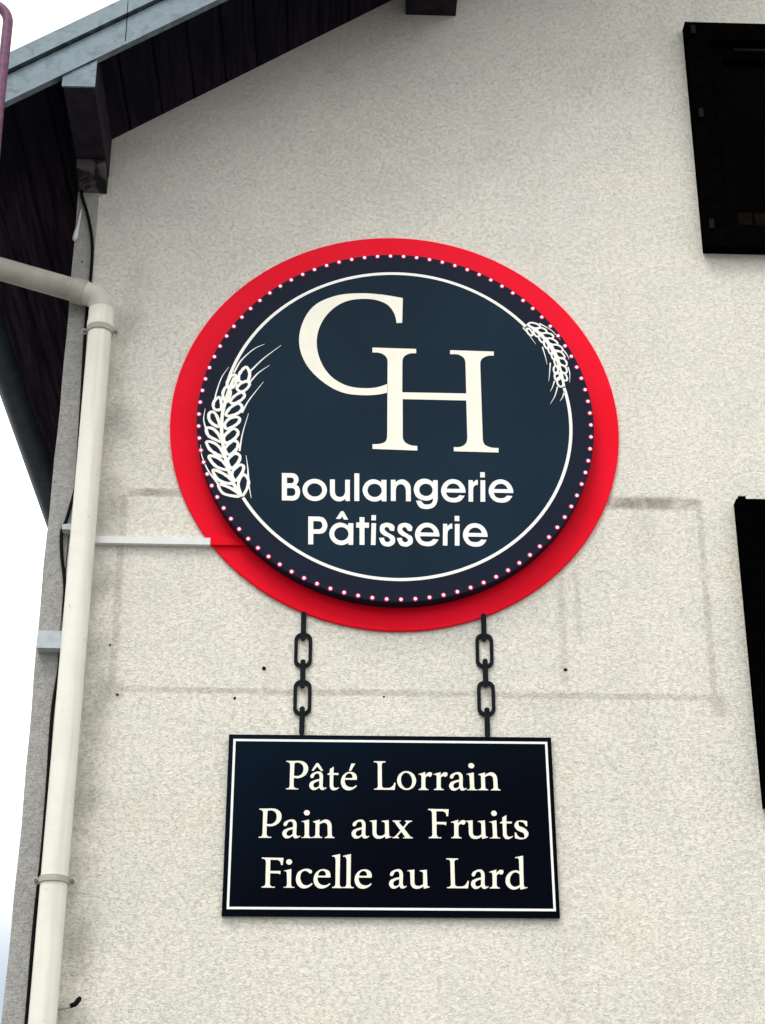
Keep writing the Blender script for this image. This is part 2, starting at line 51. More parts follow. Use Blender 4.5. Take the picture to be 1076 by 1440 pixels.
WHEAT = [{'stalk': [(-0.2499,4.0871),(-0.2749,4.1273),(-0.2915,4.1712),(-0.3046,4.2177),(-0.3142,4.2689),(-0.3201,4.3206),(-0.3192,4.3729),(-0.3119,4.417),(-0.301,4.4614),(-0.2872,4.5018)],'kernels': [[(-0.2618,4.1275),(-0.2535,4.1551),(-0.2424,4.1596),(-0.2313,4.1408),(-0.2352,4.1134),(-0.25,4.09)],[(-0.282,4.1672),(-0.2624,4.1931),(-0.248,4.1891),(-0.2531,4.1636),(-0.2716,4.14)],[(-0.2968,4.2094),(-0.277,4.2333),(-0.2605,4.2251),(-0.2646,4.2037),(-0.2845,4.182)],[(-0.3067,4.2498),(-0.2844,4.2773),(-0.2682,4.2699),(-0.272,4.2484),(-0.2938,4.2286)],[(-0.3121,4.2905),(-0.286,4.3192),(-0.2689,4.3088),(-0.2772,4.287),(-0.3029,4.2692)],[(-0.3112,4.3339),(-0.2987,4.3537),(-0.2762,4.3617),(-0.2656,4.3523),(-0.2752,4.3347),(-0.303,4.3189)],[(-0.3088,4.3688),(-0.2964,4.3932),(-0.2722,4.4091),(-0.2596,4.3962),(-0.2673,4.3785),(-0.2934,4.3648)],[(-0.2973,4.4151),(-0.2847,4.4353),(-0.2642,4.449),(-0.2534,4.4382),(-0.265,4.4203),(-0.2856,4.4088)],[(-0.278,4.462),(-0.271,4.4777),(-0.2503,4.4893),(-0.2396,4.4806),(-0.2474,4.4627),(-0.2642,4.4512)],[(-0.2734,4.4932),(-0.2723,4.5156),(-0.254,4.5407),(-0.241,4.5208),(-0.2447,4.4939),(-0.2616,4.4855)],[(-0.3214,4.1242),(-0.3027,4.1225),(-0.2742,4.1084),(-0.2548,4.0887),(-0.2771,4.0882),(-0.3072,4.0972)],[(-0.3403,4.1744),(-0.3176,4.1686),(-0.2907,4.1501),(-0.2788,4.1314),(-0.3049,4.133),(-0.3279,4.1472)],[(-0.3544,4.2231),(-0.331,4.2193),(-0.3077,4.2006),(-0.2963,4.1775),(-0.3238,4.1833),(-0.3433,4.1999)],[(-0.3634,4.2722),(-0.3406,4.2684),(-0.319,4.2474),(-0.3116,4.2227),(-0.3353,4.232),(-0.3548,4.2487)],[(-0.3663,4.3196),(-0.3465,4.3179),(-0.3287,4.2988),(-0.319,4.274),(-0.3431,4.2834),(-0.3607,4.2959)],[(-0.3602,4.372),(-0.3471,4.3767),(-0.335,4.3595),(-0.3272,4.327),(-0.3453,4.3331),(-0.3593,4.3502)],[(-0.3496,4.4073),(-0.3379,4.4274),(-0.3282,4.4254),(-0.3239,4.3947),(-0.3304,4.3849),(-0.3449,4.3877)],[(-0.3213,4.4433),(-0.3152,4.4633),(-0.3062,4.468),(-0.2976,4.4438),(-0.3068,4.4149),(-0.3175,4.4235)],[(-0.3094,4.479),(-0.3007,4.5037),(-0.2856,4.5108),(-0.2819,4.4841),(-0.2916,4.4661),(-0.3038,4.4636)]],'awns': [[(-0.2898,4.5196),(-0.2684,4.5651),(-0.2311,4.6067),(-0.1976,4.6266)],[(-0.2381,4.5276),(-0.1991,4.5735),(-0.1454,4.6233)],[(-0.2387,4.4873),(-0.2129,4.5214),(-0.1798,4.5492)],[(-0.2596,4.3765),(-0.2438,4.4141),(-0.2221,4.45),(-0.1972,4.4883)],[(-0.2623,4.2421),(-0.2551,4.3047),(-0.2394,4.3747)],[(-0.2329,4.1555),(-0.2351,4.1851),(-0.2418,4.2276)],[(-0.2329,4.1555),(-0.2279,4.1177),(-0.2211,4.0823)],[(-0.3479,4.3942),(-0.3423,4.4428),(-0.3275,4.5009),(-0.3067,4.5394)],[(-0.3649,4.3067),(-0.3763,4.3498),(-0.3732,4.3892)],[(-0.3215,4.1263),(-0.3553,4.1741),(-0.3763,4.2247),(-0.3817,4.261)]]},{'stalk': [(0.6344,4.7212),(0.6739,4.6834),(0.701,4.6455),(0.7212,4.6),(0.7365,4.5471),(0.744,4.4932)],'kernels': [[(0.6773,4.7098),(0.6701,4.7057),(0.656,4.7076),(0.6434,4.7145),(0.6397,4.7223),(0.6469,4.7265),(0.661,4.7246),(0.6736,4.7177)],[(0.6965,4.694),(0.69,4.6889),(0.6777,4.6894),(0.6667,4.6952),(0.6634,4.703),(0.6699,4.7081),(0.6822,4.7076),(0.6932,4.7017)],[(0.7175,4.6754),(0.7107,4.6698),(0.697,4.6697),(0.6846,4.6753),(0.6806,4.6832),(0.6874,4.6889),(0.7011,4.689),(0.7135,4.6834)],[(0.7294,4.6495),(0.7217,4.6459),(0.708,4.6494),(0.6964,4.658),(0.6935,4.6666),(0.7012,4.6701),(0.7148,4.6667),(0.7265,4.6581)],[(0.7447,4.6264),(0.7369,4.6211),(0.724,4.6233),(0.7135,4.6317),(0.7114,4.6413),(0.7191,4.6466),(0.7321,4.6444),(0.7426,4.636)],[(0.7488,4.5976),(0.7407,4.5954),(0.7291,4.6017),(0.7209,4.6129),(0.7207,4.6223),(0.7288,4.6246),(0.7404,4.6183),(0.7486,4.6071)],[(0.7539,4.5702),(0.7457,4.5683),(0.7359,4.5751),(0.7303,4.5867),(0.7321,4.5962),(0.7404,4.5981),(0.7502,4.5913),(0.7558,4.5797)],[(0.7522,4.5433),(0.7444,4.5427),(0.7363,4.5503),(0.7326,4.5618),(0.7356,4.5704),(0.7434,4.5711),(0.7515,4.5634),(0.7552,4.5519)],[(0.7522,4.5155),(0.7451,4.5162),(0.7377,4.525),(0.7343,4.5369),(0.7368,4.5448),(0.7439,4.5441),(0.7513,4.5352),(0.7547,4.5234)],[(0.6501,4.6788),(0.6442,4.6794),(0.6371,4.6871),(0.633,4.6975),(0.6343,4.7044),(0.6402,4.7038),(0.6473,4.6961),(0.6514,4.6857)],[(0.6703,4.6751),(0.6639,4.6757),(0.6575,4.6837),(0.655,4.6944),(0.6579,4.7015),(0.6644,4.7009),(0.6708,4.6929),(0.6732,4.6822)],[(0.6853,4.654),(0.6785,4.6557),(0.6726,4.6654),(0.671,4.6774),(0.6746,4.6847),(0.6814,4.683),(0.6874,4.6733),(0.6889,4.6613)],[(0.6977,4.6318),(0.6913,4.6352),(0.6868,4.6467),(0.6869,4.6597),(0.6915,4.6665),(0.6979,4.6632),(0.7024,4.6516),(0.7023,4.6386)],[(0.7093,4.6115),(0.7031,4.6152),(0.6992,4.627),(0.6998,4.6399),(0.7047,4.6465),(0.7109,4.6428),(0.7148,4.631),(0.7142,4.618)],[(0.7192,4.5898),(0.7131,4.5932),(0.7092,4.6042),(0.71,4.6165),(0.7149,4.6227),(0.721,4.6193),(0.7249,4.6082),(0.7241,4.596)],[(0.7263,4.5679),(0.7205,4.5711),(0.7169,4.5816),(0.7176,4.5933),(0.7222,4.5992),(0.728,4.5959),(0.7316,4.5854),(0.7309,4.5738)],[(0.721,4.5385),(0.7159,4.542),(0.7134,4.5521),(0.7149,4.5627),(0.7197,4.5676),(0.7248,4.564),(0.7274,4.554),(0.7258,4.5434)],[(0.7232,4.5153),(0.7175,4.5196),(0.7155,4.5302),(0.7184,4.541),(0.7244,4.5455),(0.7301,4.5412),(0.7321,4.5306),(0.7292,4.5199)],[(0.7353,4.4925),(0.728,4.4951),(0.7228,4.506),(0.7227,4.5188),(0.728,4.526),(0.7353,4.5233),(0.7405,4.5125),(0.7405,4.4997)]],'awns': [[(0.6218,4.7079),(0.6407,4.68),(0.6604,4.647)],[(0.681,4.6373),(0.6885,4.6043),(0.6938,4.5726)],[(0.7039,4.5792),(0.7005,4.5462),(0.6965,4.5109)],[(0.7144,4.5138),(0.7082,4.4936),(0.6998,4.4747)],[(0.7233,4.4927),(0.7133,4.4588),(0.6981,4.4299)],[(0.7439,4.4745),(0.7369,4.4544),(0.7283,4.4405)],[(0.6743,4.7248),(0.712,4.6998),(0.7393,4.6657)],[(0.7486,4.6261),(0.7588,4.6085),(0.7636,4.5934)],[(0.7591,4.5653),(0.7636,4.5427),(0.7621,4.5087)]]}]
# ---------------------------------------------------------------- basics
scene = bpy.context.scene
COL = scene.collection
rnd = random.Random(7)
PI = math.pi
scene.view_settings.view_transform = 'Standard'
scene.view_settings.look = 'None'
scene.view_settings.exposure = 0.0
scene.view_settings.gamma = 1.0


def empty(name, loc, label, cat, group=None):
    o = bpy.data.objects.new(name, None)
    o.empty_display_size = 0.1
    o.location = loc
    COL.objects.link(o)
    tag(o, label, cat, group)
    return o


def tag(o, label=None, cat=None, group=None, kind=None):
    if label: o['label'] = label
    if cat: o['category'] = cat
    if group: o['group'] = group
    if kind: o['kind'] = kind
    return o


def world_loc(o):
    v = Vector(o.location)
    p = o.parent
    while p is not None:
        # parts keep world-space meshes: their own location is zero
        v = v if p.type == 'MESH' and p.parent else v
        p = p.parent
    return v


def link(name, me, mat, parent=None, smooth=False):
    """mesh given in world coordinates; the part's origin stays at the world origin"""
    o = bpy.data.objects.new(name, me)
    COL.objects.link(o)
    for m in (mat if isinstance(mat, (list, tuple)) else [mat]):
        me.materials.append(m)
    if parent is not None:
        o.parent = parent
        top = parent
        if top.parent is None:
            o.matrix_parent_inverse = Matrix.Translation(-Vector(top.location))
    if smooth:
        for p in me.polygons: p.use_smooth = True
    return o


def bm_obj(name, bm, mat, parent=None, smooth=False, bevel=0.0, seg=2):
    if bevel > 0:
        bmesh.ops.bevel(bm, geom=[e for e in bm.edges if e.is_manifold and e.calc_face_angle(0) > 0.5],
                        offset=bevel, segments=seg, affect='EDGES', profile=0.6)
    bmesh.ops.recalc_face_normals(bm, faces=bm.faces)
    me = bpy.data.meshes.new(name)
    bm.to_mesh(me)
    bm.free()
    return link(name, me, mat, parent, smooth)


def add_box(bm, x0, x1, y0, y1, z0, z1):
    v = [bm.verts.new(p) for p in ((x0, y0, z0), (x1, y0, z0), (x1, y1, z0), (x0, y1, z0),
                                   (x0, y0, z1), (x1, y0, z1), (x1, y1, z1), (x0, y1, z1))]
    for f in ((0, 1, 2, 3), (4, 5, 6, 7), (0, 1, 5, 4), (1, 2, 6, 5), (2, 3, 7, 6), (3, 0, 4, 7)):
        bm.faces.new([v[i] for i in f])


def box(name, x0, x1, y0, y1, z0, z1, mat, parent=None, bevel=0.0):
    bm = bmesh.new()
    add_box(bm, x0, x1, y0, y1, z0, z1)
    return bm_obj(name, bm, mat, parent, bevel=bevel)


def add_prism(bm, poly, y0, y1):
    """closed xz polygon extruded from y0 to y1"""
    a = [bm.verts.new((x, y0, z)) for x, z in poly]
    b = [bm.verts.new((x, y1, z)) for x, z in poly]
    n = len(poly)
    bm.faces.new(a)
    bm.faces.new(b)
    for i in range(n):
        bm.faces.new((a[i], a[(i + 1) % n], b[(i + 1) % n], b[i]))


def add_prism_x(bm, poly, x0, x1):
    """closed yz polygon extruded from x0 to x1"""
    a = [bm.verts.new((x0, y, z)) for y, z in poly]
    b = [bm.verts.new((x1, y, z)) for y, z in poly]
    n = len(poly)
    bm.faces.new(a)
    bm.faces.new(b)
    for i in range(n):
        bm.faces.new((a[i], a[(i + 1) % n], b[(i + 1) % n], b[i]))


def add_tube(bm, pts, r, n=20, cap=True):
    """round tube along a polyline with parallel-transported rings"""
    pts = [Vector(p) for p in pts]
    rs = r if isinstance(r, (list, tuple)) else [r] * len(pts)
    t0 = (pts[1] - pts[0]).normalized()
    u = t0.orthogonal().normalized()
    rings = []
    prev = t0
    for i, p in enumerate(pts):
        if i == 0: t = t0
        elif i == len(pts) - 1: t = (pts[i] - pts[i - 1]).normalized()
        else: t = ((pts[i + 1] - pts[i]).normalized() + (pts[i] - pts[i - 1]).normalized()).normalized()
        q = prev.rotation_difference(t)
        u = (q @ u).normalized()
        prev = t
        w = t.cross(u)
        rings.append([bm.verts.new(p + (u * math.cos(2 * PI * k / n) + w * math.sin(2 * PI * k / n)) * rs[i]) for k in range(n)])
    for a, b in zip(rings, rings[1:]):
        for k in range(n):
            bm.faces.new((a[k], a[(k + 1) % n], b[(k + 1) % n], b[k]))
    if cap:
        bm.faces.new(rings[0])
        bm.faces.new(rings[-1])


def smooth_auto(o, ang=0.7):
    for p in o.data.polygons: p.use_smooth = True
    o.data.set_sharp_from_angle(angle=ang)


def spline(pts, closed=False, n=6):
    """catmull-rom through 2D/3D points"""
    P = [Vector(p) for p in pts]
    m = len(P)
    out = []
    segs = m if closed else m - 1
    for i in range(segs):
        p1, p2 = P[i], P[(i + 1) % m]
        p0 = P[(i - 1) % m] if (closed or i > 0) else p1 * 2 - p2
        p3 = P[(i + 2) % m] if (closed or i + 2 < m) else p2 * 2 - p1
        for k in range(n):
            t = k / n
            out.append(0.5 * ((2 * p1) + (p2 - p0) * t + (2 * p0 - 5 * p1 + 4 * p2 - p3) * t * t + (3 * p1 - p0 - 3 * p2 + p3) * t ** 3))
    if not closed: out.append(P[-1])
    return out


def flag_spline(c, n=5):
    """outline with corner (0) and smooth (1) points: a span is curved when either end is smooth"""
    m = len(c)
    out = []
    for i in range(m):
        a, b = c[i], c[(i + 1) % m]
        p1, p2 = Vector(a[:2]), Vector(b[:2])
        out.append(p1)
        if not (a[2] or b[2]): continue
        d = (p2 - p1).length
        def tan(j, p):
            if not c[j][2]: return None
            q0, q1 = Vector(c[(j - 1) % m][:2]), Vector(c[(j + 1) % m][:2])
            l0, l1 = (p - q0).length, (q1 - p).length
            t = (q1 - p) / max(l1, 1e-6) * l0 + (p - q0) / max(l0, 1e-6) * l1
            return t.normalized() * d
        t1, t2 = tan(i, p1), tan((i + 1) % m, p2)
        if t1 is None: t1 = (p2 - p1) * 1.5 - t2 * 0.5
        if t2 is None: t2 = (p2 - p1) * 1.5 - t1 * 0.5
        for k in range(1, n):
            s = k / n
            h00 = 2 * s ** 3 - 3 * s * s + 1; h10 = s ** 3 - 2 * s * s + s
            h01 = -2 * s ** 3 + 3 * s * s; h11 = s ** 3 - s * s
            out.append(p1 * h00 + t1 * h10 + p2 * h01 + t2 * h11)
    return out


def inside(p, poly):
    r = False
    n = len(poly)
    for i in range(n):
        a, b = poly[i], poly[i - 1]
        if (a[1] > p[1]) != (b[1] > p[1]) and p[0] < (b[0] - a[0]) * (p[1] - a[1]) / (b[1] - a[1]) + a[0]:
            r = not r
    return r


def add_plate(bm, contours, yf, th):
    """flat cut-out shape (outlines with holes) facing -y at y=yf, th thick"""
    outers = [c for c in contours if sum(inside(c[0], d) for d in contours if d is not c) % 2 == 0]
    holes = [c for c in contours if c not in outers]
    for o in outers:
        loops = [o] + [h for h in holes if inside(h[0], o)]
        flat = [p for l in loops for p in l]
        tri = tessellate_polygon([[Vector((p[0], p[1], 0)) for p in l] for l in loops])
        f = [bm.verts.new((p[0], yf, p[1])) for p in flat]
        for t in tri:
            try: bm.faces.new([f[i] for i in t])
            except ValueError: pass
        b = [bm.verts.new((p[0], yf + th, p[1])) for p in flat]
        k = 0
        for l in loops:
            n = len(l)
            for i in range(n):
                j = (i + 1) % n
                bm.faces.new((f[k + i], f[k + j], b[k + j], b[k + i]))
            k += n


def plate(name, contours, yf, th, mat, parent):
    bm = bmesh.new()
    add_plate(bm, contours, yf, th)
    # front faces look towards -y
    bmesh.ops.recalc_face_normals(bm, faces=bm.faces)
    for fc in bm.faces:
        if abs(fc.normal.y) > 0.9 and fc.normal.y > 0: fc.normal_flip()
    me = bpy.data.meshes.new(name)
    bm.to_mesh(me)
    bm.free()
    return link(name, me, mat, parent)


def ribbon(name, pts, width, yf, mat, parent, closed=False, th=0.0004):
    """painted line of given width(s) along xz points, facing -y"""
    n = len(pts)
    P = [Vector((p[0], p[1])) for p in pts]
    w = width if isinstance(width, (list, tuple)) else [width] * n
    L, R = [], []
    for i in range(n):
        a = P[(i - 1) % n] if (closed or i > 0) else P[i]
        b = P[(i + 1) % n] if (closed or i < n - 1) else P[i]
        t = (b - a)
        t = t.normalized() if t.length > 1e-9 else Vector((1, 0))
        nn = Vector((-t.y, t.x)) * (w[i] / 2)
        L.append(P[i] + nn)
        R.append(P[i] - nn)
    bm = bmesh.new()
    lv = [bm.verts.new((p.x, yf, p.y)) for p in L]
    rv = [bm.verts.new((p.x, yf, p.y)) for p in R]
    lb = [bm.verts.new((p.x, yf + th, p.y)) for p in L]
    rb = [bm.verts.new((p.x, yf + th, p.y)) for p in R]
    for i in range(n if closed else n - 1):
        j = (i + 1) % n
        bm.faces.new((lv[i], lv[j], rv[j], rv[i]))
        bm.faces.new((lv[i], lb[i], lb[j], lv[j]))
        bm.faces.new((rv[i], rv[j], rb[j], rb[i]))
    return bm_obj(name, bm, mat, parent)


def disc_lathe(bm, cx, cz, prof, n=128):
    """profile of (radius, y) turned about the y axis through (cx, cz)"""
    rings = []
    for r, y in prof:
        if r < 1e-6: rings.append([bm.verts.new((cx, y, cz))])
        else: rings.append([bm.verts.new((cx + r * math.cos(2 * PI * k / n), y, cz + r * math.sin(2 * PI * k / n))) for k in range(n)])
    for a, b in zip(rings, rings[1:]):
        for k in range(n):
            j = (k + 1) % n
            if len(a) == 1 and len(b) == 1: continue
            if len(a) == 1: bm.faces.new((a[0], b[j], b[k]))
            elif len(b) == 1: bm.faces.new((a[k], a[j], b[0]))
            else: bm.faces.new((a[k], a[j], b[j], b[k]))


# ---------------------------------------------------------------- materials
class N:
    """tiny expression helper over shader nodes"""
    def __init__(self, nt, sock): self.nt, self.s = nt, sock
    def _m(self, op, *a):
        n = self.nt.nodes.new('ShaderNodeMath'); n.operation = op
        for i, v in enumerate((self,) + a):
            if isinstance(v, N): self.nt.links.new(v.s, n.inputs[i])
            else: n.inputs[i].default_value = v
        return N(self.nt, n.outputs[0])
    def __add__(self, o): return self._m('ADD', o)
    def __sub__(self, o): return self._m('SUBTRACT', o)
    def __mul__(self, o): return self._m('MULTIPLY', o)
    def abs(self): return self._m('ABSOLUTE')
    def max(self, o): return self._m('MAXIMUM', o)
    def min(self, o): return self._m('MINIMUM', o)
    def pow(self, o): return self._m('POWER', o)
    def ramp(self, a, b, c=0.0, d=1.0):
        n = self.nt.nodes.new('ShaderNodeMapRange'); n.interpolation_type = 'SMOOTHSTEP'
        self.nt.links.new(self.s, n.inputs[0])
        for i, v in enumerate((a, b, c, d)): n.inputs[i + 1].default_value = v
        return N(self.nt, n.outputs[0])


class Mat:
    def __init__(self, name):
        self.m = bpy.data.materials.new(name)
        self.m.use_nodes = True
        self.nt = self.m.node_tree
        self.b = self.nt.nodes['Principled BSDF']
        self.tc = self.nt.nodes.new('ShaderNodeTexCoord')
    def pos(self): return self.tc.outputs['Object']
    def xyz(self):
        s = self.nt.nodes.new('ShaderNodeSeparateXYZ')
        self.nt.links.new(self.pos(), s.inputs[0])
        return [N(self.nt, s.outputs[i]) for i in range(3)]
    def map(self, scale=(1, 1, 1), loc=(0, 0, 0)):
        n = self.nt.nodes.new('ShaderNodeMapping')
        self.nt.links.new(self.pos(), n.inputs[0])
        n.inputs['Scale'].default_value = scale
        n.inputs['Location'].default_value = loc
        return n.outputs[0]
    def noise(self, scale, detail=3, dist=0.0, vec=None, rough=0.5):
        n = self.nt.nodes.new('ShaderNodeTexNoise')
        self.nt.links.new(vec or self.pos(), n.inputs['Vector'])
        n.inputs['Scale'].default_value = scale
        n.inputs['Detail'].default_value = detail
        n.inputs['Distortion'].default_value = dist
        n.inputs['Roughness'].default_value = rough
        return N(self.nt, n.outputs['Fac'])
    def col(self, c):
        n = self.nt.nodes.new('ShaderNodeRGB'); n.outputs[0].default_value = (*c, 1)
        return n.outputs[0]
    def mix(self, f, a, b, mode='MIX'):
        n = self.nt.nodes.new('ShaderNodeMix'); n.data_type = 'RGBA'; n.blend_type = mode
        if isinstance(f, N): self.nt.links.new(f.s, n.inputs[0])
        else: n.inputs[0].default_value = f
        for i, v in ((6, a), (7, b)):
            if isinstance(v, tuple): n.inputs[i].default_value = (*v, 1)
            else: self.nt.links.new(v, n.inputs[i])
        return n.outputs[2]
    def bump(self, h, strength=0.3, dist=0.01):
        n = self.nt.nodes.new('ShaderNodeBump')
        n.inputs['Strength'].default_value = strength
        n.inputs['Distance'].default_value = dist
        self.nt.links.new(h.s, n.inputs['Height'])
        self.nt.links.new(n.outputs[0], self.b.inputs['Normal'])
    def set(self, base=None, rough=None, metal=None, spec=None):
        for k, v in (('Base Color', base), ('Roughness', rough), ('Metallic', metal), ('Specular IOR Level', spec)):
            if v is None: continue
            if isinstance(v, N): self.nt.links.new(v.s, self.b.inputs[k])
            elif isinstance(v, bpy.types.NodeSocket): self.nt.links.new(v, self.b.inputs[k])
            elif isinstance(v, tuple): self.b.inputs[k].default_value = (*v, 1)
            else: self.b.inputs[k].default_value = v
        return self


def simple(name, c, rough=0.5, metal=0.0, spec=0.5, var=0.12, scale=30.0, bump=0.0):
    m = Mat(name)
    n = m.noise(scale, 4, 0.3)
    dark = tuple(v * (1 - var) for v in c)
    lite = tuple(min(1, v * (1 + var)) for v in c)
    m.set(m.mix(n.ramp(0.3, 0.7), dark, lite), n.ramp(0.2, 0.8, max(0.05, rough - 0.06), min(1, rough + 0.06)), metal, spec)
    if bump: m.bump(m.noise(scale * 8, 3), bump, 0.002)
    return m.m


def stucco(name, tint, strip=False):
    m = Mat(name)
    x, y, z = m.xyz()
    # troweled worm-like grain
    n1 = m.noise(112, 2.0, 0.8, m.map((0.8, 1, 1.4)))
    n2 = m.noise(150, 1.5, 1.1, m.map((0.8, 1, 1.3), (3.1, 0, 7.7)))
    ridge = (n1 - 0.5).abs().ramp(0.0, 0.050, 1.0, 0.0)
    ridge2 = (n2 - 0.5).abs().ramp(0.0, 0.042, 1.0, 0.0)
    brk = m.noise(70, 2, 0.5, m.map((1, 1, 1), (9.3, 1, 2))).ramp(0.44, 0.60)
    brk2 = m.noise(80, 2, 0.5, m.map((1, 1, 1), (1.3, 5, 8))).ramp(0.45, 0.62)
    crease = (ridge * brk).max(ridge2 * brk2 * 0.75)
    amount = z.ramp(5.2, 2.6, 0.16, 1.15) * m.noise(1.7, 2).ramp(0.3, 0.7, 0.7, 1.1)
    crease_a = crease * amount
    fine = m.noise(240, 3, 0.2)
    big = m.noise(1.3, 4, 0.4)
    mid = m.noise(6.5, 5, 0.6)
    rain = m.noise(5.0, 4, 0.3, m.map((1, 1, 0.12)))
    c = m.mix(big.ramp(0.3, 0.7), tuple(v * f for v, f in zip(tint, (0.93, 0.935, 0.93))), tint)
    c = m.mix(mid.ramp(0.35, 0.72) * 0.6, c, tuple(v * f for v, f in zip(tint, (1.06, 1.05, 1.02))))
    c = m.mix(rain.ramp(0.52, 0.78) * 0.34, c, tuple(v * f for v, f in zip(tint, (0.80, 0.77, 0.70))))
    warm = m.noise(2.6, 4, 0.5, m.map((1, 1, 1), (5, 2, 1)))
    c = m.mix(warm.ramp(0.55, 0.8) * 0.25, c, tuple(v * f for v, f in zip(tint, (1.0, 0.92, 0.78))))
    if not strip:
        # the ghost of an older sign: dirty outline left on the render
        def band(v, at, w): return (v - at).abs().ramp(w * 0.3, w * 0.85, 1.0, 0.0)
        def rng(v, a, b, s=0.02): return v.ramp(a - s, a + s) * v.ramp(b - s, b + s, 1.0, 0.0)
        dirt = m.noise(16, 4, 0.6).ramp(0.25, 0.65, 0.45, 1.0)
        wob = (m.noise(9, 2) - 0.5) * 0.008 + (m.noise(70, 2) - 0.5) * 0.014
        top = band(z + wob, 4.122, 0.022) * rng(x, -0.6, 1.155) * 0.75
        top_r = band(z + wob, 4.116, 0.036) * rng(x, 0.86, 1.12, 0.06) * 0.95
        drip = rng(z, 3.92, 4.10, 0.10) * rng(x, 0.95, 1.13, 0.06) * rain.ramp(0.4, 0.7) * 0.5
        bot = band(z + wob, 3.483, 0.016) * rng(x, -0.61, 1.155) * 0.48
        lft = band(x + wob, -0.607, 0.018) * rng(z, 3.48, 4.12) * 0.40
        rgt = band(x + wob, 1.150, 0.017) * rng(z, 3.48, 4.12) * 0.36
        inner = band(x + wob, 0.712, 0.02) * rng(z, 3.52, 3.86) * 0.30
        inner2 = band(x + wob, 0.76, 0.016) * rng(z, 3.66, 3.90) * 0.25
        corner = band(x, 1.16, 0.04) * band(z, 3.46, 0.06) * 0.40
        lcorner = band(x, -0.60, 0.05) * band(z, 3.475, 0.05) * 0.35
        lchain = band(z, 3.47, 0.05) * rng(x, 0.35, 0.75, 0.1) * 0.15
        s = top.max(top_r).max(drip).max(bot).max(lft).max(rgt).max(inner).max(inner2).max(corner).max(lcorner).max(lchain) * dirt * 0.8
        c = m.mix(s, c, (0.185, 0.165, 0.12))
        # mottled darker strip beside the downpipe, pale repair patch by the purlin
        pipe_d = rng(x, -0.69, -0.60, 0.05) * rng(z, 2.0, 4.9, 0.3) * m.noise(7, 4).ramp(0.3, 0.7) * 0.55
        c = m.mix(pipe_d, c, (0.25, 0.23, 0.20))
        patch = band(x, -0.712, 0.05) * band(z, 5.135, 0.06) * m.noise(26, 3).ramp(0.35, 0.6)
        c = m.mix(patch * 0.6, c, (0.66, 0.66, 0.62))
        up = z.ramp(5.0, 5.9) * 0.15  # shade below the eave painted into the wall colour
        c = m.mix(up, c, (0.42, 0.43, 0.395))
    else:
        pits = m.noise(30, 3, 0.2).ramp(0.70, 0.74)
        c = m.mix(pits * 0.8, c, (0.08, 0.075, 0.07))
    c = m.mix(crease_a * 0.30, c, tuple(v * 0.34 for v in tint))
    c = m.mix(fine.ramp(0.55, 0.8) * 0.12, c, (0.84, 0.82, 0.77))
    m.set(c, 0.93, 0.0, 0.2)
    h = crease * -0.6 + n1 * 0.65 + fine * 0.10 + n2 * 0.18
    m.bump(h, 0.60, 0.0065)
    return m.m


M = {}
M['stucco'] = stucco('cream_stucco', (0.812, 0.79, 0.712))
M['strip'] = stucco('grey_corner_render', (0.42, 0.415, 0.40), strip=True)
M['cream'] = simple('cream_letter_vinyl', (0.93, 0.90, 0.78), 0.5, spec=0.3, var=0.03, scale=14)
M['white_line'] = simple('white_line_vinyl', (0.93, 0.925, 0.88), 0.5, spec=0.3, var=0.03, scale=14)
M['pipe'] = simple('cream_pvc_pipe', (0.82, 0.81, 0.715), 0.42, spec=0.4, var=0.05, scale=9)
M['old_pipe'] = simple('weathered_pvc_pipe', (0.44, 0.42, 0.36), 0.6, spec=0.3, var=0.14, scale=14)
m = Mat('grimy_pvc')
st = m.noise(16, 4, 0.3, m.map((1.6, 1.6, 0.07)))
bl = m.noise(9, 4, 0.4)
c = m.mix(bl.ramp(0.3, 0.7), (0.80, 0.79, 0.69), (0.86, 0.85, 0.765))
c = m.mix(st.ramp(0.50, 0.75) * 0.40, c, (0.47, 0.45, 0.37))
c = m.mix(m.noise(45, 4, 0.4).ramp(0.66, 0.74) * 0.35, c, (0.40, 0.38, 0.31))
m.set(c, bl.ramp(0.2, 0.8, 0.36, 0.55), 0, 0.4)
M['pipe'] = m.m
M['elbow'] = simple('greyed_pvc_bend', (0.60, 0.585, 0.51), 0.5, spec=0.3, var=0.08, scale=12)
M['screw'] = simple('dull_screw_steel', (0.16, 0.15, 0.14), 0.45, metal=0.6)
M['trunk'] = simple('white_cable_trunking', (0.77, 0.78, 0.78), 0.45, spec=0.4, var=0.04)
M['box_grey'] = simple('pale_blue_grey_plastic', (0.46, 0.51, 0.55), 0.5, spec=0.4, var=0.10, scale=40)
M['cable'] = simple('black_cable_sheath', (0.006, 0.006, 0.006), 0.6, spec=0.06)
M['purple'] = simple('purple_paint', (0.15, 0.045, 0.105), 0.5, spec=0.35, var=0.3, scale=60, bump=0.25)
M['wood'] = simple('dark_stained_timber', (0.019, 0.016, 0.024), 0.7, spec=0.10, var=0.35, scale=20, bump=0.3)
M['black_frame'] = simple('black_stained_frame', (0.0016, 0.0015, 0.0016), 0.6, spec=0.0, var=0.3)
M['black_shutter'] = simple('black_shutter_paint', (0.0010, 0.0010, 0.0011), 0.7, spec=0.0, var=0.3)
M['hinge'] = simple('grey_hinge_steel', (0.006, 0.006, 0.0075), 0.6, spec=0.04)
M['brown'] = simple('brown_cardboard', (0.10, 0.065, 0.030), 0.8, var=0.4, scale=35)
M['dark_room'] = simple('dark_room', (0.003, 0.003, 0.003), 0.9, spec=0.0)
M['tile'] = simple('brown_roof_tile', (0.16, 0.09, 0.065), 0.8, var=0.3, scale=10)
M['chain'] = simple('blue_black_chain_plate', (0.0055, 0.0095, 0.0125), 0.55, spec=0.08, var=0.25, scale=60)
M['panel'] = None

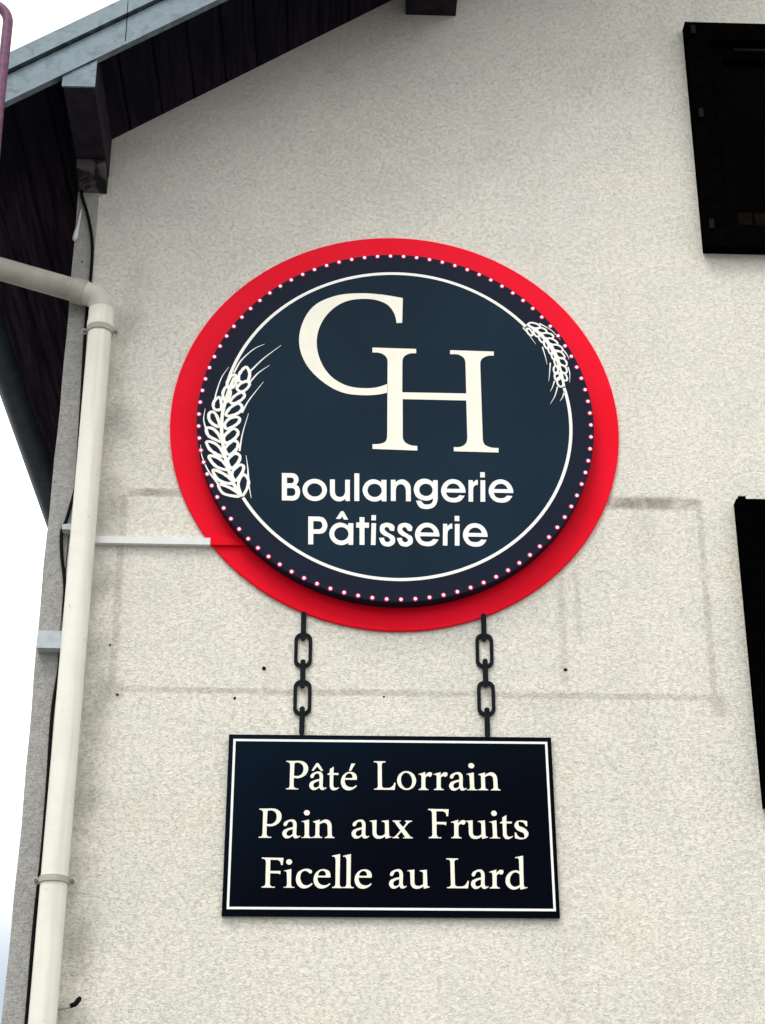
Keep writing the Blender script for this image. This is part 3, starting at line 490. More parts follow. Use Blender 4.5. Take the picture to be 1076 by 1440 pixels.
# zinc: mottled, streaky, bluish grey
m = Mat('weathered_zinc')
a = m.noise(26, 5, 0.9).ramp(0.3, 0.72)
b = m.noise(7, 4, 0.4, m.map((1, 1, 2.2)))
c = m.mix(a, (0.080, 0.115, 0.145), (0.190, 0.245, 0.285))
c = m.mix(b.ramp(0.55, 0.75) * 0.5, c, (0.09, 0.12, 0.15))
m.set(c, a.ramp(0, 1, 0.42, 0.62), 0.35, 0.5)
m.bump(m.noise(5, 3) * 0.7 + m.noise(60, 2) * 0.15, 0.25, 0.01)
M['zinc'] = m.m

m = Mat('dark_gutter_zinc')
m.set(m.mix(m.noise(16, 4, 0.5).ramp(0.3, 0.7), (0.012, 0.024, 0.040), (0.030, 0.050, 0.072)), 0.5, 0.2, 0.3)
M['gutter'] = m.m

# soffit planks: dark stain, grain along the boards
m = Mat('soffit_planks')
g = m.noise(7, 5, 0.4, m.map((9, 0.5, 9)))
v = m.noise(2.2, 3, 0.0)
yy = m.xyz()[1]
c = m.mix(g.ramp(0.3, 0.75), (0.0030, 0.0032, 0.0090), (0.0120, 0.0098, 0.0185))
c = m.mix(v.ramp(0.35, 0.7) * 0.5, c, (0.006, 0.006, 0.014))
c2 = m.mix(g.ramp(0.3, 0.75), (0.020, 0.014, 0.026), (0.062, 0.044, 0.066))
c = m.mix(yy.ramp(-0.25, 0.35), c, c2)  # paler behind the wall line: side light from the sky painted in
m.set(c, 0.8, 0.0, 0.05)
m.bump(g, 0.25, 0.004)
M['soffit'] = m.m

# red acrylic back plate
m = Mat('red_sign_plate')
x, y, z = m.xyz()
n = m.noise(5, 3, 0.2)
c = m.mix(n.ramp(0.3, 0.7), (0.84, 0.0025, 0.016), (0.90, 0.004, 0.026))
c = m.mix(z.ramp(4.25, 4.75) * 0.5, c, (0.92, 0.009, 0.036))  # brighter top: light from the sky painted into the red
m.set(c, 0.45, 0.0, 0.06)
m.bump(m.noise(3.5, 2), 0.05, 0.01)
M['red'] = m.m

# navy sign face: slightly mauve outer band, faint grain
m = Mat('navy_sign_face')
x, y, z = m.xyz()
rr = ((x - 0.2180) * (x - 0.2180) + (z - 4.3615) * (z - 4.3615)).pow(0.5)
gr = m.noise(420, 2, 0.0).ramp(0.3, 0.7)
soft = m.noise(3.0, 3, 0.2).ramp(0.3, 0.7)
inn = m.mix(soft, (0.0054, 0.0168, 0.0330), (0.0070, 0.0215, 0.0410))
inn = m.mix(gr * 0.4, inn, (0.012, 0.030, 0.045))
out = m.mix(gr, (0.0075, 0.0122, 0.0255), (0.0108, 0.0158, 0.0320))
c = m.mix(rr.ramp(0.5385, 0.5425), inn, out)
m.set(c, 0.55, 0.0, 0.06)
M['navy'] = m.m

m = Mat('night_blue_panel')
x, y, z = m.xyz()
gr = m.noise(300, 2).ramp(0.3, 0.7)
sweep = (m.noise(1.6, 2, 0.2) * 0.5 + (z - 3.08) * 0.9 - x * 0.35).ramp(0.05, 0.62)  # sky sheen at the upper left, painted into the panel colour
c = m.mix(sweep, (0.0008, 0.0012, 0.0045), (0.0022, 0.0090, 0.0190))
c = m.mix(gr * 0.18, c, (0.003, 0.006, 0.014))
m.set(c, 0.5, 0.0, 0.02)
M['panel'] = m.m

# lit LED, and its pinkish red collar glowing from inside
m = Mat('lit_led')
m.set((0.9, 0.9, 0.9), 0.3)
m.b.inputs['Emission Color'].default_value = (1.0, 0.78, 0.84, 1)
m.b.inputs['Emission Strength'].default_value = 1.5
m.m.cycles.emission_sampling = 'NONE'
M['led'] = m.m
m = Mat('led_collar')
m.set((0.35, 0.02, 0.09), 0.4)
m.b.inputs['Emission Color'].default_value = (0.80, 0.06, 0.20, 1)
m.b.inputs['Emission Strength'].default_value = 0.30
m.m.cycles.emission_sampling = 'NONE'
M['collar'] = m.m

# window glass: clear but reflecting at grazing angles
m = Mat('window_glass')
nt = m.nt
fr = nt.nodes.new('ShaderNodeFresnel'); fr.inputs[0].default_value = 1.3
tr = nt.nodes.new('ShaderNodeBsdfTransparent'); tr.inputs[0].default_value = (0.55, 0.55, 0.55, 1)
gl = nt.nodes.new('ShaderNodeBsdfGlossy'); gl.inputs[0].default_value = (0.03, 0.028, 0.03, 1); gl.inputs['Roughness'].default_value = 0.08
mx = nt.nodes.new('ShaderNodeMixShader')
nt.links.new(fr.outputs[0], mx.inputs[0]); nt.links.new(tr.outputs[0], mx.inputs[1]); nt.links.new(gl.outputs[0], mx.inputs[2])
nt.links.new(mx.outputs[0], nt.nodes['Material Output'].inputs[0])
M['glass'] = m.m

m = Mat('grey_pavement')
c = m.mix(m.noise(0.8, 5, 0.3).ramp(0.3, 0.7), (0.10, 0.098, 0.095), (0.17, 0.165, 0.16))
m.set(m.mix(m.noise(40, 4).ramp(0.4, 0.8) * 0.5, c, (0.07, 0.07, 0.068)), 0.9, 0, 0.2)
m.bump(m.noise(60, 4), 0.3, 0.01)
M['ground'] = m.m

# ---------------------------------------------------------------- ground
bm = bmesh.new()
bmesh.ops.create_grid(bm, x_segments=8, y_segments=8, size=150)
tag(bm_obj('ground', bm, M['ground']), 'grey pavement in front of the house', None, None, 'structure')

# ---------------------------------------------------------------- house
XC, XR, RIDGE = -0.830, 6.03, 2.60            # left corner, right corner, ridge
SL = 0.68                                    # roof slope
YB, YF = 7.0, -0.47                          # back of house, front verge
EAVE = -1.225


def roof_z(x, off=5.955):                    # underside of the roof
    return off + SL * (x if x <= RIDGE else 2 * RIDGE - x)


house = empty('house', (2.6, 3.5, 0), 'cream rendered gable end of a house with dark eaves behind the two signs', 'house')

# gable wall with an opening for the upper window
WX0, WX1, WZ0, WZ1 = 1.2345, 2.12, 5.045, 5.993
bm = bmesh.new()
out = [(-0.765, 0), (XR, 0), (XR, roof_z(XR)), (RIDGE, roof_z(RIDGE)), (-0.765, roof_z(-0.765))]
hol = [(WX0 + .045, WZ0 + .045), (WX1 - .045, WZ0 + .045), (WX1 - .045, WZ1 - .045), (WX0 + .045, WZ1 - .045)]
pts = out + hol
f = [bm.verts.new((p[0], 0, p[1])) for p in pts]
for t in tessellate_polygon([[Vector((*p, 0)) for p in out], [Vector((*p, 0)) for p in hol]]):
    bm.faces.new([f[i] for i in t])
for i in range(4):                           # reveal of the opening
    j = (i + 1) % 4
    a0, a1 = hol[i], hol[j]
    bm.faces.new((f[5 + i], f[5 + j], bm.verts.new((a1[0], .30, a1[1])), bm.verts.new((a0[0], .30, a0[1]))))
bmesh.ops.recalc_face_normals(bm, faces=bm.faces)
me = bpy.data.meshes.new('gable_wall')
bm.to_mesh(me); bm.free()
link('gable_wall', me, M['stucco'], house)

# grey corner band, a few millimetres proud, with a slightly wavering edge
bm = bmesh.new()
nz = 60
L_, R_, B_ = [], [], []
for i in range(nz + 1):
    zz = i / nz * 5.40
    xr = -0.765 + 0.0025 * math.sin(zz * 3.1) + 0.002 * math.sin(zz * 7.7)
    xl = XC + 0.0022 * math.sin(zz * 4.3 + 1) + 0.0012 * math.sin(zz * 19)
    B_.append(bm.verts.new((xl, 0.05, zz))); L_.append(bm.verts.new((xl, -0.005, zz))); R_.append(bm.verts.new((xr, -0.005, zz)))
E_ = [bm.verts.new((v.co.x, 0.006, v.co.z)) for v in R_]
for i in range(nz):
    bm.faces.new((L_[i], R_[i], R_[i + 1], L_[i + 1]))
    bm.faces.new((B_[i], L_[i], L_[i + 1], B_[i + 1]))
    bm.faces.new((R_[i], E_[i], E_[i + 1], R_[i + 1]))
tag(bm_obj('corner_band', bm, M['strip'], house), 'grey roughcast band down the left corner of the wall')

bm = bmesh.new()
add_prism_x(bm, [(0.05, 0), (YB, 0), (YB, roof_z(XC)), (0.05, roof_z(XC))], XC + 0.002, XC + 0.25)
bm_obj('side_wall', bm, M['strip'], house)
bm = bmesh.new()
add_prism_x(bm, [(0.003, 0), (YB, 0), (YB, roof_z(XR)), (0.003, roof_z(XR))], XR - 0.25, XR - 0.001)
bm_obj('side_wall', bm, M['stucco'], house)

# soffit planks with real V grooves, running front to back
def skew(o):
    # the house is not square: the left eave draws in towards the back
    for v in o.data.vertices:
        k = max(0.0, (RIDGE - v.co.x) / (RIDGE - EAVE))
        dx = 0.022 * v.co.y * min(1.0, k)
        v.co.x += dx
        v.co.z += SL * dx


def soffit(x0, x1, mirror=False):
    prof = []
    w = 0.105
    n = int((x1 - x0) / w)
    for i in range(n + 1):
        xs = x0 + i * w
        for dx, dz in ((0.0, 0.010), (0.006, 0.0), (w - 0.006, 0.0)):
            if xs + dx <= x1: prof.append((xs + dx, dz))
    poly = []
    for xs, dz in prof:
        poly.append(((2 * RIDGE - xs) if mirror else xs, roof_z(xs) + dz))
    bm = bmesh.new()
    a = [bm.verts.new((x, YF + 0.02, z)) for x, z in poly]
    b = [bm.verts.new((x, YB, z)) for x, z in poly]
    for i in range(len(poly) - 1): bm.faces.new((a[i], b[i], b[i + 1], a[i + 1]))
    return bm_obj('soffit', bm, M['soffit'], house)
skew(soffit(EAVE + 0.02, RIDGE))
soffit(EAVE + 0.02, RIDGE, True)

# roof covering
for s in (False, True):
    pl = [(EAVE - 0.03, roof_z(EAVE - 0.03) + 0.015), (RIDGE, roof_z(RIDGE) + 0.015), (RIDGE, roof_z(RIDGE) + 0.125), (EAVE - 0.03, roof_z(EAVE - 0.03) + 0.125)]
    if s: pl = [(2 * RIDGE - x, z) for x, z in pl]
    bm = bmesh.new()
    add_prism(bm, pl, YF + 0.03, YB)
    o = bm_obj('roof_slope', bm, M['tile'], house)
    if not s: skew(o)

# verge: zinc barge flashing in lengths, and the raised edge trim above it
def sloped(bm, x0, x1, lo, hi, y0, y1, mirror=False):
    pl = [(x0, SL * x0 + lo), (x1, SL * x1 + lo), (x1, SL * x1 + hi), (x0, SL * x0 + hi)]
    if mirror: pl = [(2 * RIDGE - x, z) for x, z in pl]
    add_prism(bm, pl, y0, y1)
cuts = [EAVE - 0.06, -0.652, 0.35, 1.35, RIDGE]
for mir in (False, True):
    for a, b in zip(cuts, cuts[1:]):
        bm = bmesh.new()
        sloped(bm, a + 0.0015, b - 0.0015, 5.911, 6.012, YF, YF + 0.018, mir)
        q = bm_obj('verge_flashing', bm, M['zinc'], house, bevel=0.003)
    for a, b in zip(cuts, cuts[1:]):
        bm = bmesh.new()
        sloped(bm, a + 0.0012, b - 0.0012, 6.022, 6.092, YF - 0.012, YF + 0.05, mir)
        bm_obj('verge_trim', bm, M['zinc'], house, bevel=0.004)
    bm = bmesh.new()                          # folded lip along the lower edge of the flashing
    sloped(bm, cuts[0], cuts[-1], 5.899, 5.9105, YF - 0.006, YF + 0.019, mir)
    bm_obj('flashing_lip', bm, M['zinc'], house, bevel=0.003)

# purlin ends carrying the verge
def purlin(x0, x1, zb, cap=True):
    zt = lambda x: roof_z(x) - 0.003
    bm = bmesh.new()
    add_prism(bm, [(x0, zb), (x1, zb), (x1, zt(x1)), (x0, zt(x0))], YF + 0.008, -0.002)
    p = bm_obj('purlin', bm, M['wood'], house, bevel=0.004)
    if cap:
        bm = bmesh.new()
        add_prism(bm, [(x0 - 0.003, zb - 0.003), (x1 + 0.003, zb - 0.003), (x1 + 0.003, SL * (x1) + 5.897), (x0 - 0.003, SL * x0 + 5.897)], YF + 0.0065, YF - 0.001)
        bm_obj('end_cap', bm, M['zinc'], p, bevel=0.002)
    return p
purlin(-0.833, -0.737, 5.293)
purlin(0.255, 0.432, 6.030, False)
purlin(RIDGE - 0.09, RIDGE + 0.09, roof_z(RIDGE) - 0.25, False)
# corbel block under the first purlin, smeared with render
bm = bmesh.new()
add_prism_x(bm, [(-0.105, 5.290), (-0.098, 5.268), (-0.012, 5.229), (-0.001, 5.229), (-0.001, 5.290)], -0.831, -0.739)
cb = bm_obj('corbel', bm, M['wood'], house, bevel=0.006)
m = Mat('smeared_timber')
k = m.noise(16, 3, 0.8).ramp(0.46, 0.60)
m.set(m.mix(k, (0.016, 0.014, 0.018), (0.115, 0.105, 0.11)), 0.8, 0, 0.2)
cb.data.materials.clear(); cb.data.materials.append(m.m)
# flaking white sealant at the top of the corner
bm = bmesh.new()
add_tube(bm, spline([(-0.829, -0.012, 5.03), (-0.826, -0.014, 5.06), (-0.822, -0.012, 5.10), (-0.8165, -0.010, 5.16)], n=4), [.003, .008, .009, .0085, .008, .007, .006, .0055, .005, .0045, .004, .003, .002][:13], 8)
bm_obj('sealant_strip', bm, M['trunk'], house, smooth=True)

# eaves gutter seen from below
bm = bmesh.new()
gx, gz, gr_ = EAVE - 0.015, 5.150, 0.052
prof = [(gx + gr_ * math.cos(t), gz + gr_ * math.sin(t)) for t in [PI + i * PI / 14 for i in range(15)]]
prof += [(gx + (gr_ - .003) * math.cos(t), gz + (gr_ - .003) * math.sin(t)) for t in [2 * PI - i * PI / 14 for i in range(15)]]
add_prism(bm, prof, YF - 0.01, YB)
g_ = bm_obj('gutter', bm, M['gutter'], house); skew(g_)
smooth_auto(g_)
bm = bmesh.new()
add_tube(bm, [(gx - gr_, YF - 0.01, gz), (gx - gr_, YB, gz)], 0.008, 8)
skew(bm_obj('gutter_bead', bm, M['zinc'], g_, smooth=True))

# upper window
fr_ = bmesh.new()
fw = 0.075
def frame_poly(x0, x1, z0, z1, w):
    return [[(x0, z0), (x1, z0), (x1, z1), (x0, z1)], [(x0 + w, z0 + w), (x1 - w, z0 + w), (x1 - w, z1 - w), (x0 + w, z1 - w)]]
win = plate('window', frame_poly(WX0, WX1, WZ0, WZ1, fw), -0.045, 0.045, M['black_frame'], house)
bm = bmesh.new()
for (x0, x1, z0, z1) in ((WX0 + fw, WX0 + fw + .05, WZ0 + fw, WZ1 - fw), (WX1 - fw - .05, WX1 - fw, WZ0 + fw, WZ1 - fw),
                         (WX0 + fw + .05, WX1 - fw - .05, WZ0 + fw, WZ0 + fw + .03), (WX0 + fw + .05, WX1 - fw - .05, WZ1 - fw - .06, WZ1 - fw),
                         (1.64, 1.69, WZ0 + fw + .03, WZ1 - fw - .06)):
    add_box(bm, x0, x1, -0.02, 0.03, z0, z1)
sash = bm_obj('sash', bm, M['black_frame'], win, bevel=0.004)
box('pane', WX0 + fw + .05, WX1 - fw - .05, 0.000, 0.004, WZ0 + fw + .03, WZ1 - fw - .06, M['glass'], win)
bm = bmesh.new()
add_box(bm, WX0 + .047, WX1 - .047, 0.03, 0.299, WZ0 + .047, WZ1 - .047)
for fc in list(bm.faces):
    if fc.calc_center_median().y < 0.05: bm.faces.remove(fc)
bm_obj('window_recess', bm, M['dark_room'], win)
for x0, x1 in ((1.375, 1.425), (1.436, 1.490)):
    box('cardboard', x0, x1, 0.05, 0.09, WZ0 + .085, WZ0 + .205, M['brown'], win, bevel=0.004)
for zz in (5.955, 5.59, 5.13):
    bm = bmesh.new()
    add_box(bm, WX0 + 0.018, WX0 + 0.034, -0.052, -0.0455, zz - 0.018, zz + 0.018)
    bm_obj('hinge', bm, M['hinge'], win, bevel=0.002)
bm = bmesh.new()
add_tube(bm, [(WX0 + 0.17, -0.026, 5.885), (WX0 + 0.45, -0.026, 5.885)], 0.008, 10)
bm_obj('rail', bm, M['hinge'], win, smooth=True)

# lower shutter, closed
sh = plate('shutter', frame_poly(1.2585, 2.10, 3.150, 4.118, 0.07), -0.040, 0.040, M['black_shutter'], house)
for i in range(7):
    x0 = 1.3285 + i * 0.1002
    box('board', x0 + .0015, x0 + .0987, -0.026, -0.004, 3.220, 4.048, M['black_shutter'], sh, bevel=0.004)
box('hanging_pin', 1.262, 1.285, -0.05, -0.0405, 4.090, 4.122, M['black_frame'], sh, bevel=0.002)

# old fixing holes left in the render
for (px, pz, r) in ((-0.1683, 3.5541, .009), (0.7144, 3.564, .008), (-0.5877, 3.466, .0055), (-0.6187, 3.6203, .0045), (-0.2496, 3.4603, .006), (0.1823, 3.4714, .004), (-0.80, 4.955, .004)):
    bm = bmesh.new()
    n = 9
    r *= 0.75
    vs = [bm.verts.new((px + r * (1 + .3 * rnd.uniform(-1, 1)) * math.cos(2 * PI * i / n), -0.0012 - (0.005 if px < -.77 else 0), pz + r * (1 + .3 * rnd.uniform(-1, 1)) * math.sin(2 * PI * i / n))) for i in range(n)]
    bm.faces.new(vs)
    bm_obj('fixing_hole', bm, M['cable'], house)

# ---------------------------------------------------------------- downpipe
PX, PY, PR = -0.7155, -0.060, 0.037
dp = empty('downpipe', (PX, PY, 0), 'cream plastic downpipe down the left wall corner, bent away to the gutter at its top', 'downpipe')
bm = bmesh.new()
add_tube(bm, [(PX, PY, 0.02), (PX, PY, 4.672)], PR, 40)
pp = bm_obj('pipe', bm, M['pipe'], dp); smooth_auto(pp)
# bend: socket, curved elbow, second socket
bm = bmesh.new()
add_tube(bm, [(PX, PY, 4.664), (PX, PY, 4.668), (PX, PY, 4.690), (PX, PY, 4.694), (PX, PY, 4.735), (PX, PY, 4.737)], [PR + .0012, PR + .005, PR + .005, PR + .003, PR + .003, PR + .0005], 40, False)
o = bm_obj('socket', bm, M['pipe'], dp); smooth_auto(o)
d2 = Vector((-0.2660, 0, 0.0820)).normalized()   # direction of the upper run
c0 = Vector((PX, PY, 4.735))
bend_r = 0.062
ang = math.acos(d2.z)
cen = c0 + Vector((-bend_r, 0, 0))
arc = [cen + Vector((bend_r * math.cos(t), 0, bend_r * math.sin(t))) for t in [ang * i / 12 for i in range(13)]]
bm = bmesh.new()
add_tube(bm, arc + [arc[-1] + d2 * 0.012], PR + .001, 40, False)
o = bm_obj('elbow', bm, M['elbow'], dp); smooth_auto(o)
e1 = arc[-1] + d2 * 0.010
bm = bmesh.new()
add_tube(bm, [e1, e1 + d2 * .003, e1 + d2 * .042, e1 + d2 * .045], [PR + .001, PR + .0045, PR + .0045, PR + .0008], 40, False)
o = bm_obj('socket', bm, M['old_pipe'], dp); smooth_auto(o)
s1 = e1 + d2 * 0.03
tt = (s1.x - (EAVE - 0.005 + 0.03)) / -d2.x
s2 = s1 + d2 * tt
up = [s2 + Vector((-0.03 * (1 - math.cos(t)), 0, 0.03 * math.sin(t))) for t in (0.5, 1.0, 1.5)]
bm = bmesh.new()
add_tube(bm, [s1, s1.lerp(s2, .5), s2] + [s2 + Vector((-0.012, 0, 0.008)), s2 + Vector((-0.024, 0, 0.03)), Vector((EAVE - .005, PY, 5.098))], PR, 40)
o = bm_obj('upper_pipe', bm, M['old_pipe'], dp); smooth_auto(o)
for zc, tilt in ((4.658, 0), (2.904, 0)):
    bm = bmesh.new()
    add_tube(bm, [(PX, PY, zc - .009), (PX, PY, zc - .0085), (PX, PY, zc + .0085), (PX, PY, zc + .009)], [PR + .0005, PR + .0042, PR + .0042, PR + .0005], 40, False)
    cl = bm_obj('pipe_clamp', bm, M['old_pipe'], dp); smooth_auto(cl)
    for s in (-1, 1):
        xe = PX + s * (PR + .012)
        bm = bmesh.new()
        bmesh.ops.create_cone(bm, cap_ends=True, segments=20, radius1=.0105, radius2=.0105, depth=.005, matrix=Matrix.Translation((xe, PY + .004, zc)) @ Matrix.Rotation(PI / 2, 4, 'X'))
        bm_obj('clamp_ear', bm, M['old_pipe'], cl, bevel=.001)
        bm = bmesh.new()
        bmesh.ops.create_cone(bm, cap_ends=True, segments=12, radius1=.0055, radius2=.005, depth=.006, matrix=Matrix.Translation((xe, PY - .002, zc)) @ Matrix.Rotation(PI / 2, 4, 'X'))
        bm_obj('screw', bm, M['screw'], cl)
    bm = bmesh.new()
    add_tube(bm, [(PX, PY + PR, zc), (PX, 0.0, zc)], .005, 10)
    bm_obj('wall_pin', bm, M['screw'], cl)

# ---------------------------------------------------------------- cable, trunking, boxes, hook
cab = [(-0.8200, 5.235), (-0.8272 + .010, 5.205), (-0.7922, 5.1268), (-0.7702, 5.0149), (-0.7661, 4.8634), (-0.7690, 4.715), (-0.7617, 4.4414), (-0.7560, 4.2), (-0.7544, 4.1423), (-0.7750, 4.020), (-0.7865, 3.9783), (-0.7805, 3.903), (-0.7651, 3.8149), (-0.7570, 3.7), (-0.7585, 3.5508), (-0.7674, 3.4088), (-0.7635, 3.1972), (-0.7620, 2.993), (-0.7660, 2.7958), (-0.7647, 2.5312), (-0.765, 1.8), (-0.764, 0.9), (-0.764, 0.05)]
bm = bmesh.new()
add_tube(bm, spline([(x, -0.0135, z) for x, z in cab], n=7), 0.0052, 10)
tag(bm_obj('cable', bm, M['cable'], None, smooth=True), 'thin black cable running down the wall corner just left of the downpipe', 'cable')

bm = bmesh.new()
add_box(bm, -0.750, -0.3405, -0.0180, -0.0005, 3.9420, 3.9640)
tr_ = bm_obj('cable_trunking', bm, M['trunk'], None, bevel=0.003)
tag(tr_, 'narrow white cable trunking running from behind the downpipe to the round sign', 'trunking')

bm = bmesh.new()
add_box(bm, -0.782, -0.700, -0.046, -0.0062, 3.966, 4.000)
for v in bm.verts:
    if v.co.x < -0.77 and v.co.z > 3.99: v.co.z -= 0.013; 
    if v.co.x < -0.77 and v.co.z < 3.97: v.co.z += 0.006
jb = bm_obj('junction_box', bm, M['box_grey'], None, bevel=0.004)
tag(jb, 'upper small pale grey box behind the downpipe, level with the white trunking', 'junction box', 'small grey boxes beside the downpipe')
bm = bmesh.new()
add_box(bm, -0.824, -0.740, -0.045, -0.0052, 3.590, 3.644)
jb = bm_obj('junction_box', bm, M['box_grey'], None, bevel=0.005)
tag(jb, 'lower and larger blue grey box on the wall corner, left of the downpipe', 'junction box', 'small grey boxes beside the downpipe')

bm = bmesh.new()
hk = spline([(-0.690, -0.001, 2.568), (-0.686, -0.020, 2.568), (-0.665, -0.030, 2.570), (-0.645, -0.032, 2.575), (-0.634, -0.030, 2.582), (-0.629, -0.028, 2.592)], n=5)
add_tube(bm, hk, [.0042] * 16 + [.0048] * (len(hk) - 16), 10)
hook = bm_obj('wall_hook', bm, [M['old_pipe']], None, smooth=True)
bm = bmesh.new()
add_tube(bm, [(-0.650, -0.0325, 2.5745), (-0.637, -0.0315, 2.5805), (-0.6285, -0.0285, 2.5935), (-0.626, -0.027, 2.599)], [.0062, .007, .0072, .005], 12)
bm_obj('rubber_tip', bm, M['cable'], hook, smooth=True)
tag(hook, 'small bent metal hook with a black tip sticking out right of the downpipe', 'hook')

# ---------------------------------------------------------------- round sign
SX, SZ = 0.2159, 4.3737
CX, CZ_ = 0.2165, 4.3623
YN = -0.0540
sign = empty('round_sign', (SX, 0, SZ - 0.70), 'large round navy bakery sign on a red disc with white lights around its rim', 'shop sign')
bm = bmesh.new()
disc_lathe(bm, SX, SZ, [(0, -0.0010), (0.697, -0.0010), (0.6993, -0.0025), (0.6993, -0.0080), (0.6975, -0.0095), (0, -0.0095)], 192)
o = bm_obj('red_disc', bm, M['red'], sign); smooth_auto(o, .5)
bm = bmesh.new()
disc_lathe(bm, CX, CZ_, [(0, -0.0100), (0.6120, -0.0100), (0.6140, -0.0115), (0.6145, YN + .002), (0.6130, YN), (0, YN)], 192)
o = bm_obj('face_disc', bm, M['navy'], sign); smooth_auto(o, .5)
# red capping where the trunking crosses the disc
bm = bmesh.new()
add_box(bm, -0.3395, -0.215, -0.0190, -0.0098, 3.9415, 3.9645)
bm_obj('cable_cover', bm, M['red'], sign, bevel=0.003)
# white ring line in two arcs between the wheat ears
for a0, a1 in ((165.0, 40.3), (13.6, -149.0)):
    pts = [(0.2180 + 0.5408 * math.cos(math.radians(a0 + (a1 - a0) * i / 120)), 4.3615 + 0.5408 * math.sin(math.radians(a0 + (a1 - a0) * i / 120))) for i in range(121)]
    ribbon('ring_line', pts, 0.0098, YN - 0.0008, M['white_line'], sign, th=0.0007)


def letters(key, yf, parent, mat):
    todo = []
    for g, x0, x1, zb, cap in TEXT[key]:
        cs = [[((x0 + p[0] * (x1 - x0)), (zb + p[1] * cap)) for p in flag_spline(c)] for c in GLYPHS[g]]
        if g in ('circ', 'acute', 'Scirc'):
            todo[-1 if g != 'circ' or True else 0].extend(cs)
        else: todo.append(cs)
    for cs in todo:
        plate('letter', cs, yf, 0.0009, mat, parent)
letters('C', YN - 0.0012, sign, M['cream'])
letters('H', YN - 0.0010, sign, M['cream'])
letters('s1', YN - 0.0010, sign, M['white_line'])
letters('s2', YN - 0.0010, sign, M['white_line'])

# wheat ears: stalk > kernels and awns
for w, (kw, aw, sw) in zip(WHEAT, ((0.0094, 0.0058, 0.0105), (0.0060, 0.0044, 0.0072))):
    ear = ribbon('wheat_ear', spline(w['stalk'], n=6), sw, YN - 0.0016, M['white_line'], sign, th=0.0015)
    for i, kpts in enumerate(w['kernels']):
        sp = spline(kpts, True, 5)
        ribbon('kernel', sp, [kw * (0.85 + 0.3 * rnd.random()) for _ in sp], YN - 0.0010 - 0.00002 * i, M['white_line'], ear, True, th=0.0009)
    for i, apts in enumerate(w['awns']):
        sp = spline(apts, False, 6)
        ribbon('awn', sp, [aw * (1.0 - 0.8 * j / (len(sp) - 1)) for j in range(len(sp))], YN - 0.0007 - 0.00002 * i, M['white_line'], ear, th=0.0006)

# ninety lit bulbs round the rim
bm = bmesh.new()
disc_lathe(bm, 0, 0, [(0.0078, 0.0), (0.0074, -0.0022), (0.0050, -0.0026), (0.0039, -0.0016)], 18)
nc = len(bm.faces)
disc_lathe(bm, 0, 0, [(0.0038, -0.0015), (0.0035, -0.0036), (0.0022, -0.0052), (0, -0.0057)], 14)
bm.faces.ensure_lookup_table()
for i, fc in enumerate(bm.faces):
    fc.material_index = 0 if i < nc else 1
    fc.smooth = True
bmesh.ops.recalc_face_normals(bm, faces=bm.faces)
bulb_me = bpy.data.meshes.new('bulb')
bm.to_mesh(bulb_me); bm.free()
bulb_me.materials.append(M['collar']); bulb_me.materials.append(M['led'])
for i in range(90):
    a = math.radians(-0.55 + i * 4.0)
    o = bpy.data.objects.new('bulb', bulb_me)
    COL.objects.link(o)
    o.parent = sign
    o.matrix_parent_inverse = Matrix.Translation(-Vector(sign.location))
    o.location = (0.2149 + 0.6065 * math.cos(a), YN - 0.0001, 4.3623 + 0.6065 * math.sin(a))

# ---------------------------------------------------------------- chains
def stadium(cx, z0, z1, w, n=10):
    r = w / 2
    p = [(cx + r * math.cos(t), z1 - r + r * math.sin(t)) for t in [PI * i / n for i in range(n + 1)]]
    p += [(cx + r * math.cos(t), z0 + r + r * math.sin(t)) for t in [PI + PI * i / n for i in range(n + 1)]]
    return p


def make_chain(x_top, x_bot, ztop, label, dz):
    X = lambda z: x_top + (x_bot - x_top) * (ztop - z) / (ztop - 3.348)
    ch = empty('sign_chain', (x_bot, 0, 3.348), label, 'chain', 'flat chains between the two signs')
    def bar(z0, z1):
        bm = bmesh.new()
        cx = X((z0 + z1) / 2)
        add_plate(bm, [stadium(cx, z0, z1, 0.0155)], -0.0122, 0.0062)
        bm_obj('edge_link', bm, M['chain'], ch, bevel=0.001)
    def lk(z0, z1):
        bm = bmesh.new()
        cx = X((z0 + z1) / 2)
        def oct_(w, za, zb_, cut):
            r = cut
            pts = []
            for (qx, qz, a0) in ((cx + w / 2 - r, zb_ - r, 0), (cx - w / 2 + r, zb_ - r, PI / 2), (cx - w / 2 + r, za + r, PI), (cx + w / 2 - r, za + r, 1.5 * PI)):
                pts += [(qx + r * math.cos(a0 + PI / 2 * i / 6), qz + r * math.sin(a0 + PI / 2 * i / 6)) for i in range(7)]
            return pts
        add_plate(bm, [oct_(0.0525, z0, z1, 0.022), oct_(0.0315, z0 + .0115, z1 - .0115, 0.013)], -0.0070, 0.0050)
        bm_obj('open_link', bm, M['chain'], ch)
    bar(3.640 + dz[0], ztop)
    lk(3.556 + dz[1], 3.6654 + dz[1])
    bar(3.4908 + dz[2], 3.5798 + dz[2])
    lk(3.4082 + dz[3], 3.5173 + dz[3])
    bar(3.3482, 3.4346 + dz[4])
make_chain(-0.0555, -0.0530, 3.732, 'left one of the two dark flat chains hanging from the round sign', (0, 0, 0, 0, 0))
make_chain(0.4765, 0.4805, 3.735, 'right one of the two dark flat chains hanging from the round sign', (.0055, .007, .0112, .006, .005))

